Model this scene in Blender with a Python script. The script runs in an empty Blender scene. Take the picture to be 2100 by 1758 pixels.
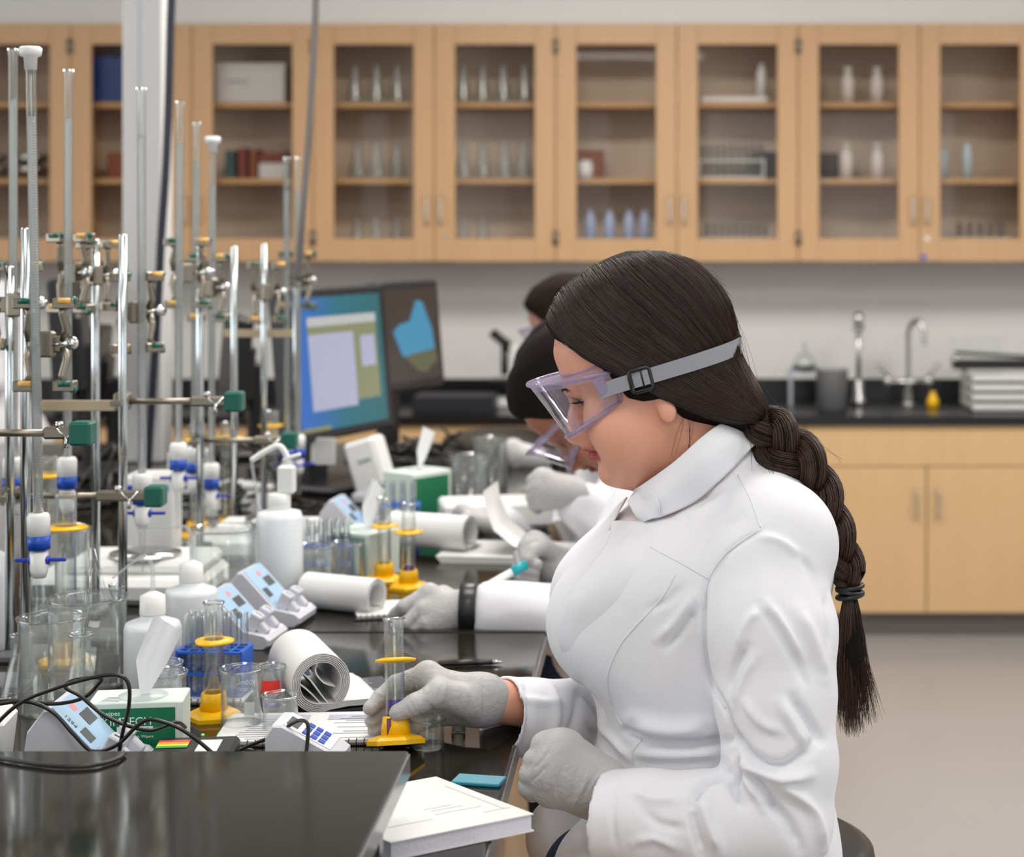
import bpy, bmesh, math, random
import numpy as np
from mathutils import Vector, Matrix, Euler
random.seed(7); RNG = np.random.default_rng(7)
SC = bpy.context.scene; COL = SC.collection
PI = math.pi
# ---------------------------------------------------------------- camera, light, exposure
F = 3675.0; VX = 1350.0; HY = 460.0; EH = 1.52      # focal length in px, vanishing point, eye height
cd = bpy.data.cameras.new('camera'); cam = bpy.data.objects.new('camera', cd); COL.objects.link(cam)
cam.location = (0, 0, EH); cam.rotation_euler = (PI/2, 0, 0)
cd.sensor_fit = 'HORIZONTAL'; cd.sensor_width = 36.0; cd.lens = F*36.0/2100.0
cd.shift_x = (1050.0-VX)/2100.0; cd.shift_y = -(879.0-HY)/2100.0
cd.clip_start = 0.05; cd.clip_end = 60
cd.dof.use_dof = True; cd.dof.focus_distance = 2.03; cd.dof.aperture_fstop = 5.0
SC.camera = cam
SC.view_settings.view_transform = 'Standard'; SC.view_settings.look = 'None'
SC.view_settings.exposure = 0.24; SC.view_settings.gamma = 1.0; SC.view_settings.use_curve_mapping = False
try:
    SC.cycles.transparent_max_bounces = 40; SC.cycles.max_bounces = 8
    SC.cycles.diffuse_bounces = 4; SC.cycles.glossy_bounces = 5; SC.cycles.transmission_bounces = 8
    SC.cycles.caustics_reflective = False; SC.cycles.caustics_refractive = False
    SC.cycles.use_denoising = True; SC.cycles.denoiser = 'OPENIMAGEDENOISE'
    SC.cycles.sample_clamp_indirect = 4.0
except Exception: pass
W = bpy.data.worlds.new('world'); SC.world = W; W.use_nodes = True
W.node_tree.nodes['Background'].inputs[0].default_value = (0.75, 0.82, 0.9, 1); W.node_tree.nodes['Background'].inputs[1].default_value = 0.6
def area(name, loc, rot, sx, sy, power, col):
    l = bpy.data.lights.new(name, 'AREA'); l.shape = 'RECTANGLE'; l.size = sx; l.size_y = sy; l.energy = power; l.color = col
    o = bpy.data.objects.new(name, l); COL.objects.link(o); o.location = loc; o.rotation_euler = rot
    o['kind'] = 'helper'; return o
CEIL = 2.95
PANELS = [(-2.8, 0.4), (-2.8, 2.4), (-2.8, 4.4), (-0.2, -1.2), (-0.2, 0.8), (-0.2, 2.8), (-0.2, 4.8), (2.2, 0.4), (2.2, 2.4), (2.2, 4.4)]
for (x, y) in PANELS:
    area('ceiling_lamp_light', (x, y, CEIL-0.03), (0, 0, 0), 1.15, 0.55, (44 if y > 4 else 26 if y > 2 else 16)*(.45 if x < -2 else 1), (1.0, 0.965, 0.92))
# daylight through the windows of the front and right walls
area('window_light', (-1.6, -2.92, 1.75), (PI/2, 0, 0), 2.3, 1.6, 12, (0.93, 0.97, 1.0))
area('window_light', (1.6, -2.92, 1.75), (PI/2, 0, 0), 2.3, 1.6, 18, (0.93, 0.97, 1.0))
area('window_light', (4.44, 1.2, 1.7), (PI/2, 0, PI/2), 2.6, 1.6, 12, (0.93, 0.97, 1.0))
area('window_light', (-5.14, 1.6, 1.8), (PI/2, 0, -PI/2), 3.4, 1.6, 48, (0.95, 0.98, 1.0))

# ---------------------------------------------------------------- helpers
def P(px, py, D):                       # the point seen at photo pixel (px, py) at depth D
    return Vector(((px-VX)/F*D, D, EH-(py-HY)/F*D))
def B(px, py, z=0.91):                  # the point of the plane z seen at (px, py)
    D = F*(EH-z)/(py-HY); return Vector(((px-VX)/F*D, D, z))
def lin(c):
    return tuple(((v/255.0)/12.92 if v/255.0 <= 0.04045 else ((v/255.0+0.055)/1.055)**2.4) for v in c)
MATS = {}
def mat(name, rgb=(200,200,200), rough=0.5, metal=0.0, **k):
    m = bpy.data.materials.new(name); m.use_nodes = True; nt = m.node_tree; b = nt.nodes['Principled BSDF']
    c = lin(rgb); b.inputs['Base Color'].default_value = (*c, 1); b.inputs['Roughness'].default_value = rough; b.inputs['Metallic'].default_value = metal
    for kk, v in k.items():
        if kk in ('noise', 'bump', 'nscale', 'bscale', 'stretch'): continue
        b.inputs[kk].default_value = v
    if k.get('noise'):
        tc = nt.nodes.new('ShaderNodeTexCoord'); mp = nt.nodes.new('ShaderNodeMapping'); n = nt.nodes.new('ShaderNodeTexNoise'); r = nt.nodes.new('ShaderNodeMix')
        r.data_type = 'RGBA'; mp.inputs['Scale'].default_value = k.get('stretch', (1, 1, 1)); n.inputs['Scale'].default_value = k.get('nscale', 8); n.inputs['Detail'].default_value = 5
        nt.links.new(tc.outputs['Object'], mp.inputs[0]); nt.links.new(mp.outputs[0], n.inputs[0]); nt.links.new(n.outputs['Fac'], r.inputs['Factor'])
        a = k['noise']; r.inputs[6].default_value = (*[v*(1-a) for v in c], 1); r.inputs[7].default_value = (*[min(1, v*(1+a)) for v in c], 1)
        nt.links.new(r.outputs[2], b.inputs['Base Color'])
    if k.get('bump'):
        tc = nt.nodes.new('ShaderNodeTexCoord'); n = nt.nodes.new('ShaderNodeTexNoise'); bp = nt.nodes.new('ShaderNodeBump')
        n.inputs['Scale'].default_value = k.get('bscale', 60); n.inputs['Detail'].default_value = 4; bp.inputs['Strength'].default_value = k['bump']; bp.inputs['Distance'].default_value = 0.002
        nt.links.new(tc.outputs['Object'], n.inputs[0]); nt.links.new(n.outputs['Fac'], bp.inputs['Height']); nt.links.new(bp.outputs[0], b.inputs['Normal'])
    MATS[name] = m; return m
def glassmat(name, tint=(0.97,0.985,0.98), edge=(0.62,0.66,0.66), refl=1.0, rough=0.02, edgepow=0.45, milk=0.0, milkc=(.8,.8,.8)):
    m = bpy.data.materials.new(name); m.use_nodes = True; nt = m.node_tree; nt.nodes.clear()
    out = nt.nodes.new('ShaderNodeOutputMaterial'); mx = nt.nodes.new('ShaderNodeMixShader'); tr = nt.nodes.new('ShaderNodeBsdfTransparent'); gl = nt.nodes.new('ShaderNodeBsdfGlossy')
    lw = nt.nodes.new('ShaderNodeLayerWeight'); lw.inputs['Blend'].default_value = .5; fp = nt.nodes.new('ShaderNodeMath'); fp.operation = 'POWER'; fp.inputs[1].default_value = 4.0; fr = nt.nodes.new('ShaderNodeMath'); fr.operation = 'MULTIPLY_ADD'; fr.inputs[1].default_value = .9; fr.inputs[2].default_value = .035
    mc = nt.nodes.new('ShaderNodeMix'); mc.data_type = 'RGBA'; mc.inputs[6].default_value = (*tint, 1); mc.inputs[7].default_value = (*edge, 1)
    mt = nt.nodes.new('ShaderNodeMath'); mt.operation = 'MULTIPLY'; mt.inputs[1].default_value = refl; mt.use_clamp = True
    pw = nt.nodes.new('ShaderNodeMath'); pw.operation = 'POWER'; pw.inputs[1].default_value = 3.0; nt.links.new(lw.outputs['Facing'], fp.inputs[0]); nt.links.new(fp.outputs[0], fr.inputs[0])
    nt.links.new(lw.outputs['Facing'], pw.inputs[0]); nt.links.new(pw.outputs[0], mc.inputs['Factor']); nt.links.new(mc.outputs[2], tr.inputs[0])
    nt.links.new(fr.outputs[0], mt.inputs[0]); nt.links.new(mt.outputs[0], mx.inputs[0]); nt.links.new(tr.outputs[0], mx.inputs[1]); nt.links.new(gl.outputs[0], mx.inputs[2])
    gl.inputs['Roughness'].default_value = rough; nt.links.new(mx.outputs[0], out.inputs[0]); MATS[name] = m
    if milk > 0:
        df = nt.nodes.new('ShaderNodeBsdfDiffuse'); df.inputs[0].default_value = (*milkc, 1); tl = nt.nodes.new('ShaderNodeBsdfTranslucent'); tl.inputs[0].default_value = (*milkc, 1); a = nt.nodes.new('ShaderNodeMixShader'); b = nt.nodes.new('ShaderNodeMixShader'); b.inputs[0].default_value = milk
        nt.links.new(df.outputs[0], a.inputs[1]); nt.links.new(tl.outputs[0], a.inputs[2]); nt.links.new(mx.outputs[0], b.inputs[1]); nt.links.new(a.outputs[0], b.inputs[2]); nt.links.new(b.outputs[0], out.inputs[0])
    return m
def emit(name, rgb, s):
    m = bpy.data.materials.new(name); m.use_nodes = True; nt = m.node_tree; b = nt.nodes['Principled BSDF']; c = lin(rgb)
    b.inputs['Base Color'].default_value = (0.01, 0.01, 0.01, 1); b.inputs['Emission Color'].default_value = (*c, 1); b.inputs['Emission Strength'].default_value = s; b.inputs['Roughness'].default_value = 0.25; MATS[name] = m; return m

class MB:                               # collects shapes for ONE mesh
    def __init__(s): s.v = []; s.f = []; s.mi = []; s.m = 0; s.sm = []
    def add(s, vs, fs, smooth=False):
        o = len(s.v); s.v += [tuple(map(float, v)) for v in vs]; s.f += [tuple(i+o for i in f) for f in fs]; s.mi += [s.m]*len(fs); s.sm += [smooth]*len(fs); return s
    def box(s, c, d, rot=None, bev=0.0):
        if bev > 0:
            x, y, z = d[0]/2, d[1]/2, d[2]/2; b = min(bev, x*.9, y*.9, z*.9); vs = []; idx = {}
            for sx in (-1, 1):
                for sy in (-1, 1):
                    for sz in (-1, 1):
                        for ax in range(3):
                            p = [sx*(x-b), sy*(y-b), sz*(z-b)]; p[ax] = (sx*x, sy*y, sz*z)[ax]; idx[(sx, sy, sz, ax)] = len(vs); vs.append(p)
            fs = []
            for ax in range(3):
                a1, a2 = (ax+1) % 3, (ax+2) % 3
                for sg in (-1, 1):
                    q = []
                    for (u, w) in ((-1,-1),(1,-1),(1,1),(-1,1)):
                        k = [0,0,0]; k[ax] = sg; k[a1] = u; k[a2] = w; q.append(idx[(k[0],k[1],k[2],ax)])
                    fs.append(q if sg > 0 else q[::-1])
            for ax in range(3):                      # edges along ax
                a1, a2 = (ax+1) % 3, (ax+2) % 3
                for u in (-1, 1):
                    for w in (-1, 1):
                        def g(t, a):
                            k = [0,0,0]; k[ax] = t; k[a1] = u; k[a2] = w; return idx[(k[0],k[1],k[2],a)]
                        q = [g(-1,a1), g(1,a1), g(1,a2), g(-1,a2)]; fs.append(q if u*w < 0 else q[::-1])
            for sx in (-1, 1):
                for sy in (-1, 1):
                    for sz in (-1, 1):
                        q = [idx[(sx,sy,sz,0)], idx[(sx,sy,sz,1)], idx[(sx,sy,sz,2)]]; fs.append(q if sx*sy*sz > 0 else q[::-1])
        else:
            x, y, z = d[0]/2, d[1]/2, d[2]/2
            vs = [(-x,-y,-z),(x,-y,-z),(x,y,-z),(-x,y,-z),(-x,-y,z),(x,-y,z),(x,y,z),(-x,y,z)]
            fs = [(0,3,2,1),(4,5,6,7),(0,1,5,4),(1,2,6,5),(2,3,7,6),(3,0,4,7)]
        R = Euler(rot).to_matrix() if rot is not None else None; c = Vector(c)
        return s.add([(R@Vector(v) if R else Vector(v))+c for v in vs], fs)
    def lathe(s, prof, c=(0,0,0), n=24, axis=None, smooth=True, closed=False):     # prof: [(r, z)...]
        vs = []; fs = []; c = Vector(c); R = Vector((0,0,1)).rotation_difference(Vector(axis)).to_matrix() if axis is not None else None
        m = len(prof)
        for (r, z) in prof:
            for k in range(n):
                a = 2*PI*k/n; v = Vector((r*math.cos(a), r*math.sin(a), z)); vs.append((R@v if R else v)+c)
        for i in range(m-1 if not closed else m):
            for k in range(n):
                a = i*n+k; b = i*n+(k+1) % n; j = (i+1) % m; fs.append((a, b, j*n+(k+1) % n, j*n+k))
        if not closed:
            if prof[0][0] > 1e-5: fs.append(tuple(range(n))[::-1])
            if prof[-1][0] > 1e-5: fs.append(tuple((m-1)*n+k for k in range(n)))
        return s.add(vs, fs, smooth)
    def cyl(s, a, b, r, r2=None, n=16, smooth=True):
        a = Vector(a); b = Vector(b); L = (b-a).length; return s.lathe([(r, 0), (r if r2 is None else r2, L)], a, n, (b-a), smooth)
    def tube(s, pts, r, n=8, cap=True):
        pts = [Vector(p) for p in pts]; rr = r if hasattr(r, '__len__') else [r]*len(pts); vs = []; fs = []
        up = Vector((0.13, 0.2, 0.97)).normalized(); pn = None
        for i, p in enumerate(pts):
            t = (pts[min(i+1, len(pts)-1)]-pts[max(i-1, 0)]).normalized()
            if pn is None: pn = t.cross(up if abs(t.dot(up)) < .95 else Vector((1,0,0))).normalized()
            else:
                pn = (pn - t*pn.dot(t)); pn = pn.normalized() if pn.length > 1e-6 else t.orthogonal().normalized()
            bn = t.cross(pn)
            for k in range(n):
                a = 2*PI*k/n; vs.append(p+(pn*math.cos(a)+bn*math.sin(a))*rr[i])
        for i in range(len(pts)-1):
            for k in range(n): fs.append((i*n+k, i*n+(k+1) % n, (i+1)*n+(k+1) % n, (i+1)*n+k))
        if cap: fs.append(tuple(range(n))[::-1]); fs.append(tuple((len(pts)-1)*n+k for k in range(n)))
        return s.add(vs, fs, True)
    def prism(s, poly, h, M=None, smooth=False):          # poly in xy, extruded 0..h along z, then M
        n = len(poly); vs = [Vector((x, y, 0)) for x, y in poly]+[Vector((x, y, h)) for x, y in poly]
        if M is not None: vs = [M@v for v in vs]
        fs = [tuple(range(n))[::-1], tuple(range(n, 2*n))]+[(i, (i+1) % n, n+(i+1) % n, n+i) for i in range(n)]
        return s.add(vs, fs, smooth)
    def grid(s, pts, smooth=True):                        # pts[i][j]
        r, c = len(pts), len(pts[0]); vs = [p for row in pts for p in row]
        return s.add(vs, [(i*c+j, i*c+j+1, (i+1)*c+j+1, (i+1)*c+j) for i in range(r-1) for j in range(c-1)], smooth)
    def mesh(s, name, mats):
        me = bpy.data.meshes.new(name); me.from_pydata(s.v, [], s.f)
        for m in (mats if isinstance(mats, (list, tuple)) else [mats]): me.materials.append(m)
        me.polygons.foreach_set('material_index', s.mi); me.polygons.foreach_set('use_smooth', s.sm); me.update(); return me
def obj(name, mb, mats, parent=None, **pr):
    me = mb.mesh(name, mats) if isinstance(mb, MB) else mb
    o = bpy.data.objects.new(name, me); COL.objects.link(o)
    if parent is not None: o.parent = parent
    for k, v in pr.items(): o[k] = v
    return o
def thing(name, label, cat, loc=(0,0,0), rot=(0,0,0), group=None):
    o = bpy.data.objects.new(name, None); COL.objects.link(o); o.location = loc; o.rotation_euler = rot; o.empty_display_size = 0.02
    o['label'] = label; o['category'] = cat
    if group: o['group'] = group
    return o
def tag(o, label, cat, group=None, kind=None):
    o['label'] = label; o['category'] = cat
    if group: o['group'] = group
    if kind: o['kind'] = kind
    return o
def struct(name, mb, m, **pr): return obj(name, mb, m, None, kind='structure', **pr)
def dup(o, loc=None, rot=None, label=None, group=None, parent=None):
    c = o.copy(); COL.objects.link(c)
    if parent is not None: c.parent = parent
    if loc is not None: c.location = loc
    if rot is not None: c.rotation_euler = rot
    if label: c['label'] = label
    if group: c['group'] = group
    for ch in list(o.children): dup(ch, parent=c)
    return c
def spline(pts, n=8):
    pts = [Vector(p) for p in pts]; out = []
    for i in range(len(pts)-1):
        p0 = pts[max(i-1, 0)]; p1 = pts[i]; p2 = pts[i+1]; p3 = pts[min(i+2, len(pts)-1)]
        for k in range(n):
            t = k/n; out.append(0.5*((2*p1)+(p2-p0)*t+(2*p0-5*p1+4*p2-p3)*t*t+(3*p1-p0-3*p2+p3)*t**3))
    out.append(pts[-1]); return out
def textobj(name, s, size, m, parent, loc, rot, ext=0.0002, align='LEFT'):
    cu = bpy.data.curves.new(name, 'FONT'); cu.body = s; cu.size = size; cu.extrude = ext; cu.align_x = align; cu.materials.append(m); cu.resolution_u = 3
    o = bpy.data.objects.new(name, cu); COL.objects.link(o); o.parent = parent; o.location = loc; o.rotation_euler = rot
    dg = bpy.context.evaluated_depsgraph_get(); me = bpy.data.meshes.new_from_object(o.evaluated_get(dg)); n = bpy.data.objects.new(name, me)
    COL.objects.link(n); n.parent = parent; n.location = loc; n.rotation_euler = rot; bpy.data.objects.remove(o); n.name = name; return n

# ---------------------------------------------------------------- materials
def woodmat(name, rgb, rgb2, rough=0.42):
    m = bpy.data.materials.new(name); m.use_nodes = True; nt = m.node_tree; b = nt.nodes['Principled BSDF']
    tc = nt.nodes.new('ShaderNodeTexCoord'); mp = nt.nodes.new('ShaderNodeMapping'); mp.inputs['Scale'].default_value = (9, 9, 0.8)
    n = nt.nodes.new('ShaderNodeTexNoise'); n.inputs['Scale'].default_value = 3.0; n.inputs['Detail'].default_value = 6; n.inputs['Roughness'].default_value = 0.6
    r = nt.nodes.new('ShaderNodeMix'); r.data_type = 'RGBA'; r.inputs[6].default_value = (*lin(rgb), 1); r.inputs[7].default_value = (*lin(rgb2), 1)
    nt.links.new(tc.outputs['Object'], mp.inputs[0]); nt.links.new(mp.outputs[0], n.inputs[0]); nt.links.new(n.outputs['Fac'], r.inputs['Factor']); nt.links.new(r.outputs[2], b.inputs['Base Color'])
    b.inputs['Roughness'].default_value = rough; MATS[name] = m; return m
WOOD = woodmat('maple', (204,165,122), (192,151,108))
WOODB = woodmat('maple_base', (212,178,132), (202,166,118))
WOODIN = woodmat('maple_inside', (214,196,176), (202,184,162), 0.6)
WOODSHELF = woodmat('maple_shelf', (200,160,108), (188,146,96), 0.5)
WALL = mat('wall_paint', (222,220,217), 0.7, noise=0.03, nscale=2)
CEILM = mat('ceiling_tile', (225,224,220), 0.9, noise=0.03, nscale=20)
FLOORM = mat('floor_vinyl', (158,156,156), 0.28, noise=0.06, nscale=3)
BLACKTOP = mat('bench_resin', (34,31,26), 0.075, noise=0.1, nscale=4)
COUNTER = mat('counter_resin', (22,22,26), 0.25)
TOPEDGE = mat('bench_edge', (120,118,118), 0.15)
STEEL = mat('steel', (205,205,203), 0.22, 1.0)
ROD = mat('rod_chrome', (215,222,224), 0.16, 1.0)
CASTM = mat('cast_metal', (150,143,130), 0.38, 1.0, bump=0.1)
DARKMETAL = mat('dark_metal', (70,68,66), 0.35, 1.0)
GREEN = mat('green_vinyl', (10,92,78), 0.35, noise=0.08, nscale=30)
AMBER = mat('amber_rubber', (226,178,98), 0.5)
YELLOW = mat('yellow_plastic', (250,192,10), 0.3)
BLUE = mat('blue_plastic', (38,96,200), 0.35)
DKBLUE = mat('dark_blue_plastic', (14,72,176), 0.35)
WHITEP = mat('white_plastic', (232,232,230), 0.35)
GREYP = mat('grey_plastic', (186,188,198), 0.45)
LDPE = mat('bottle_plastic', (226,230,233), 0.3, **{'Subsurface Weight': 0.3, 'Subsurface Radius': (0.02,0.02,0.02)})
BLACKP = mat('black_plastic', (24,24,26), 0.35)
SCREENBEZ = mat('bezel_plastic', (34,33,36), 0.4)
CORD = mat('cord_rubber', (28,26,25), 0.35)
PAPER = mat('paper', (218,217,216), 0.8, noise=0.02, nscale=4)
TISSUE = mat('tissue', (240,241,243), 0.9, **{'Subsurface Weight': 0.2, 'Subsurface Radius': (0.01,0.01,0.01)})
PANELBLUE = mat('panel_blue', (172,202,228), 0.4)
INK = mat('ink', (60,60,64), 0.6); INKL = mat('pale_ink', (165,166,176), 0.7)
BOXGREEN = mat('carton_green', (0,112,74), 0.45); BOXWHITE = mat('carton_white', (214,226,218), 0.45); WHITEINK = mat('white_ink', (236,240,238), 0.5)
PURPLE = mat('purple_liquid', (72,24,176), 0.08); DARKRED = mat('dark_red_liquid', (98,4,22), 0.1)
GLASS = glassmat('glass', refl=1.5, milk=.06, milkc=(.9,.92,.92)); GLASSD = glassmat('door_glass', (0.95,0.94,0.93), (0.6,0.6,0.6), 0.35)
GLASSW = glassmat('glassware_far', (0.95,0.97,0.97), (0.72,0.78,0.78), 2.0, 0.12, milk=.14, milkc=(.85,.9,.9))
ORANGE = mat('red_tape', (240,58,48), 0.55)
NAVY = mat('denim', (28,40,68), 0.85, noise=0.15, nscale=60)

NTH = ['first','second','third','fourth','fifth','sixth','seventh','eighth','ninth']
# ---------------------------------------------------------------- the room
YW = 7.16; XL, XR, YF = -5.2, 4.5, -3.0
struct('floor', MB().box(((XL+XR)/2, (YF+YW)/2, -0.05), (XR-XL+.4, YW-YF+.4, 0.1)), FLOORM)
struct('ceiling', MB().box(((XL+XR)/2, (YF+YW)/2, CEIL+0.05), (XR-XL+.4, YW-YF+.4, 0.1)), CEILM)
struct('wall_back', MB().box(((XL+XR)/2, YW+0.05, CEIL/2), (XR-XL+.4, 0.1, CEIL)), WALL)
def wall_with_holes(along, fixed, lo, hi, holes):
    m = MB(); cur = lo
    for (a, b, z0, z1) in sorted(holes)+[(hi, hi, 0, 0)]:
        def bx(u0, u1, v0, v1):
            if u1-u0 < 1e-4 or v1-v0 < 1e-4: return
            c = ((u0+u1)/2, fixed, (v0+v1)/2) if along == 'x' else (fixed, (u0+u1)/2, (v0+v1)/2)
            d = (u1-u0, 0.1, v1-v0) if along == 'x' else (0.1, u1-u0, v1-v0); m.box(c, d)
        bx(cur, a, 0, CEIL); bx(a, b, 0, z0); bx(a, b, z1, CEIL); cur = b
    return m
struct('wall_front', wall_with_holes('x', YF-0.05, XL, XR, [(-2.8,-.4,.9,2.6), (.4,2.8,.9,2.6)]), WALL)
struct('wall_right', wall_with_holes('y', XR+0.05, YF, YW, [(-.15,2.55,.85,2.55)]), WALL)
struct('wall_left', wall_with_holes('y', XL-0.05, YF, YW, [(-.15,3.35,.95,2.65)]), WALL)
FRAMEM = mat('window_frame_metal', (190,190,190), 0.4)
for i, (cx, cy, w, h, ax) in enumerate([(-1.6, YF-.05, 2.4, 1.7, 'x'), (1.6, YF-.05, 2.4, 1.7, 'x'), (XR+.05, 1.2, 2.7, 1.7, 'y'), (XL-.05, 1.6, 3.5, 1.7, 'y')]):
    m = MB(); cz = 1.75 if ax == 'x' else (1.7 if i == 2 else 1.8)
    for s in (-1, 0, 1): m.box((s*(w/2-.03), 0, 0), (.06, .06, h))
    for s in (-1, 1): m.box((0, 0, s*(h/2-.03)), (w, .06, .06))
    o = struct('window_%d' % (i+1), m, FRAMEM); o.location = (cx, cy, cz); o.rotation_euler = (0, 0, 0 if ax == 'x' else PI/2)
    obj('pane', MB().box((0, .02, 0), (w-.1, .006, h-.1)), GLASS, o)
# soffit over the wall cabinets
YC = 6.86                                   # front plane of the wall cabinets
ZT, ZB = P(0, 49, YC).z, P(0, 537, YC).z
struct('trim_1', MB().box(((XL+XR)/2, (YC+.012+YW)/2, (ZT+CEIL)/2), (XR-XL, YW-YC-.012, CEIL-ZT)), WALL)
for k, (x, y) in enumerate(PANELS):
    t = thing('ceiling_light', 'recessed ceiling light panel with a pale metal frame', 'ceiling light', (x, y, CEIL-.02), group='ceiling light panels') if k == 0 else dup(t0, (x, y, CEIL-.02), label='ceiling light panel, %s of the ones over the room' % NTH[k-1])
    if k == 0:
        t0 = t; m = MB()
        for s in (-1, 1): m.box((s*.6, 0, 0), (.03, .64, .035)); m.box((0, s*.305, 0), (1.2, .03, .035))
        obj('frame', m, WHITEP, t); obj('diffuser', MB().box((0, 0, .01), (1.17, .58, .006)), mat('diffuser', (245,244,240), .6), t)

# ---------------------------------------------------------------- wall cabinets
def X6(px, D=YC): return (px-VX)/F*D
UW = 496/F*YC; T = 0.018; DEP = YW-YC-.002; H = ZT-ZB
SH1, SH2 = P(0, 214, YC).z-ZB, P(0, 371, YC).z-ZB
HINGE = mat('hinge_metal', (150,140,125), .35, .8)
def cab_mesh():
    m = MB()
    for s in (-1, 1): m.box((s*(UW/2-T/2-.0005), DEP/2+.01, H/2), (T, DEP-.02, H))
    m.box((0, DEP/2+.01, T/2), (UW-2*T-.002, DEP-.02, T)); m.box((0, DEP/2+.01, H-T/2), (UW-2*T-.002, DEP-.02, T))
    return m
def door_mesh(w, h):
    m = MB(); st = .078; top = .078; bot = .087
    m.box((-w/2+st/2, 0, h/2), (st, .02, h), bev=.002); m.box((w/2-st/2, 0, h/2), (st, .02, h), bev=.002)
    m.box((0, 0, h-top/2), (w-2*st, .0196, top)); m.box((0, 0, bot/2), (w-2*st, .0196, bot)); return m
def pull(w=.006):
    return MB().tube(spline([(0,0,-.05),(0,-.022,-.048),(0,-.026,-.03),(0,-.026,.03),(0,-.022,.048),(0,0,.05)], 4), .004, 8)
cabmesh = cab_mesh().mesh('body', WOOD); backm = MB().box((0, DEP-.006, H/2), (UW-2*T, .008, H-2*T)).mesh('back_panel', WOODIN)
shm = MB().box((0, DEP/2+.012, 0), (UW-2*T-.004, DEP-.04, .02)).mesh('shelf', WOODSHELF)
DW = UW/2-.003; dm = door_mesh(DW, H-.004).mesh('door', WOOD); gm = MB().box((0, .002, H/2), (DW-.15, .004, H-.16)).mesh('pane', GLASSD)
pm = pull().mesh('handle', STEEL); hm = MB().box((0, 0, 0), (.012, .006, .055), bev=.001).cyl((0,-.005,-.027),(0,-.005,.027),.0045,n=10).mesh('hinge', HINGE)
SIDELAB = {-1: 'wall cabinet at the far left edge with silver bowls behind its glass', 0: 'wall cabinet behind the white service column, with a blue bin and white carton', 1: 'wall cabinet whose shelves carry rows of clear flasks',
           2: 'wall cabinet above the woman, with bluish cylinders and packed tube racks', 3: 'wall cabinet at the right end with tall white bottles inside', 4: 'wall cabinet beyond the right end of the row'}
CABX = []
for k in range(-1, 5):
    cx = X6(148+248+496*k); CABX.append(cx)
    c = thing('wall_cabinet', SIDELAB[k], 'cabinet', (cx, YC, ZB), group='glass-fronted maple wall cabinets')
    obj('body', cabmesh, None, c); obj('back_panel', backm, None, c)
    for z in (SH1, SH2): s = obj('shelf', shm, None, c); s.location = (0, 0, z)
    for s in (-1, 1):
        d = obj('door', dm, None, c); d.location = (s*UW/4, -.011, .002); obj('pane', gm, None, d)
        h = obj('handle', pm, None, d); h.location = (-s*(DW/2-.025), -.01, P(0,433,YC).z-ZB)
        for z in (.09, H-.09): q = obj('hinge', hm, None, d); q.location = (s*(DW/2-.004), -.012, z)
# contents of the cabinets
def S6(px, row, dy=.12):            # point on a shelf board of the row seen near px
    z = {0: ZB+SH1+.010, 1: ZB+SH2+.010, 2: ZB+T}[row]; return Vector((X6(px, YC+dy), YC+dy, z))
def flask_prof(r, h, nr, nh, t=.0018):
    return [(0, 0), (r*.9, 0), (r, .004), (r*.98, .012), (nr+.001, h-nh), (nr, h-nh+.006), (nr, h-.003), (nr+.004, h), (nr+.001, h), (nr-t, h-.004), (nr-t, h-nh+.004), (r*.98-t, .013), (0, t+.001)]
fm = MB().lathe(flask_prof(.035, .15, .016, .045), n=20).mesh('flask', GLASSW)
FL = {0: [(728,'left'),(772,'middle'),(815,'right'),(950,'a'),(990,'b'),(1032,'c'),(1075,'d')], 1: [(733,''),(772,''),(815,''),(950,''),(990,''),(1035,''),(1073,'')], 2: [(733,''),(772,''),(815,''),(950,''),(990,'')]}
for row, L in FL.items():
    for k_, (px, _) in enumerate(L):
        o = obj('conical_flask', fm, None); o.location = S6(px, row, .11)
        q_ = k_ if px < 900 else k_-3; tag(o, 'clear flask, %s from the left on the %s behind the %s flask door' % (('first','second','third','fourth')[q_], ('upper shelf', 'middle shelf', 'bottom board')[row], 'left' if px < 900 else 'right'), 'flask', 'flasks in the wall cabinets')
def solo(name, mb, m, loc, label, cat, rot=(0,0,0), group=None):
    o = obj(name, mb, m); o.location = loc; o.rotation_euler = rot; return tag(o, label, cat, group)
CREAM = mat('carton_plain', (205,203,200), .6); BROWNC = mat('brown_card', (128,72,40), .7); REDB = mat('red_spine', (120,52,40), .6); TEALB = mat('teal_spine', (50,84,80), .6); BLUEBIN = mat('blue_bin', (20,52,120), .4)
t = thing('carton', 'white carton on the upper shelf of the cabinet beside the column', 'box', S6(523, 0)); obj('body', MB().box((0,0,.065),(.265,.16,.13),bev=.003), CREAM, t); obj('lid', MB().box((0,0,.14),(.272,.165,.022),bev=.003), CREAM, t); obj('label_print', MB().box((-.05,-.081,.08),(.08,.001,.012)), INKL, t)
t = thing('bin', 'dark blue plastic bin on the upper shelf left of the column', 'bin', S6(232, 0)); obj('body', MB().box((0,0,.09),(.17,.16,.18),bev=.006), BLUEBIN, t)
for z in (.05, .09, .13): obj('rib', MB().box((0,-.082,z),(.16,.004,.008)), BLUEBIN, t)
def book(px, row, w, h, m, lab):
    t = thing('book', lab, 'book', S6(px, row)+Vector((0,0,0)), group='books in the wall cabinet'); obj('cover', MB().box((0,0,h/2),(w,.14,h),bev=.001), m, t); obj('pages', MB().box((0,.002,h/2),(w-.006,.138,h+.002)), PAPER, t)
book(480, 1, .035, .11, TEALB, 'teal book on the middle shelf beside the column'); book(505, 1, .03, .12, REDB, 'dull red book next to the teal one on the middle shelf')
book(527, 1, .028, .115, BROWNC, 'brown book on the middle shelf behind the cabinet glass')
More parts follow.
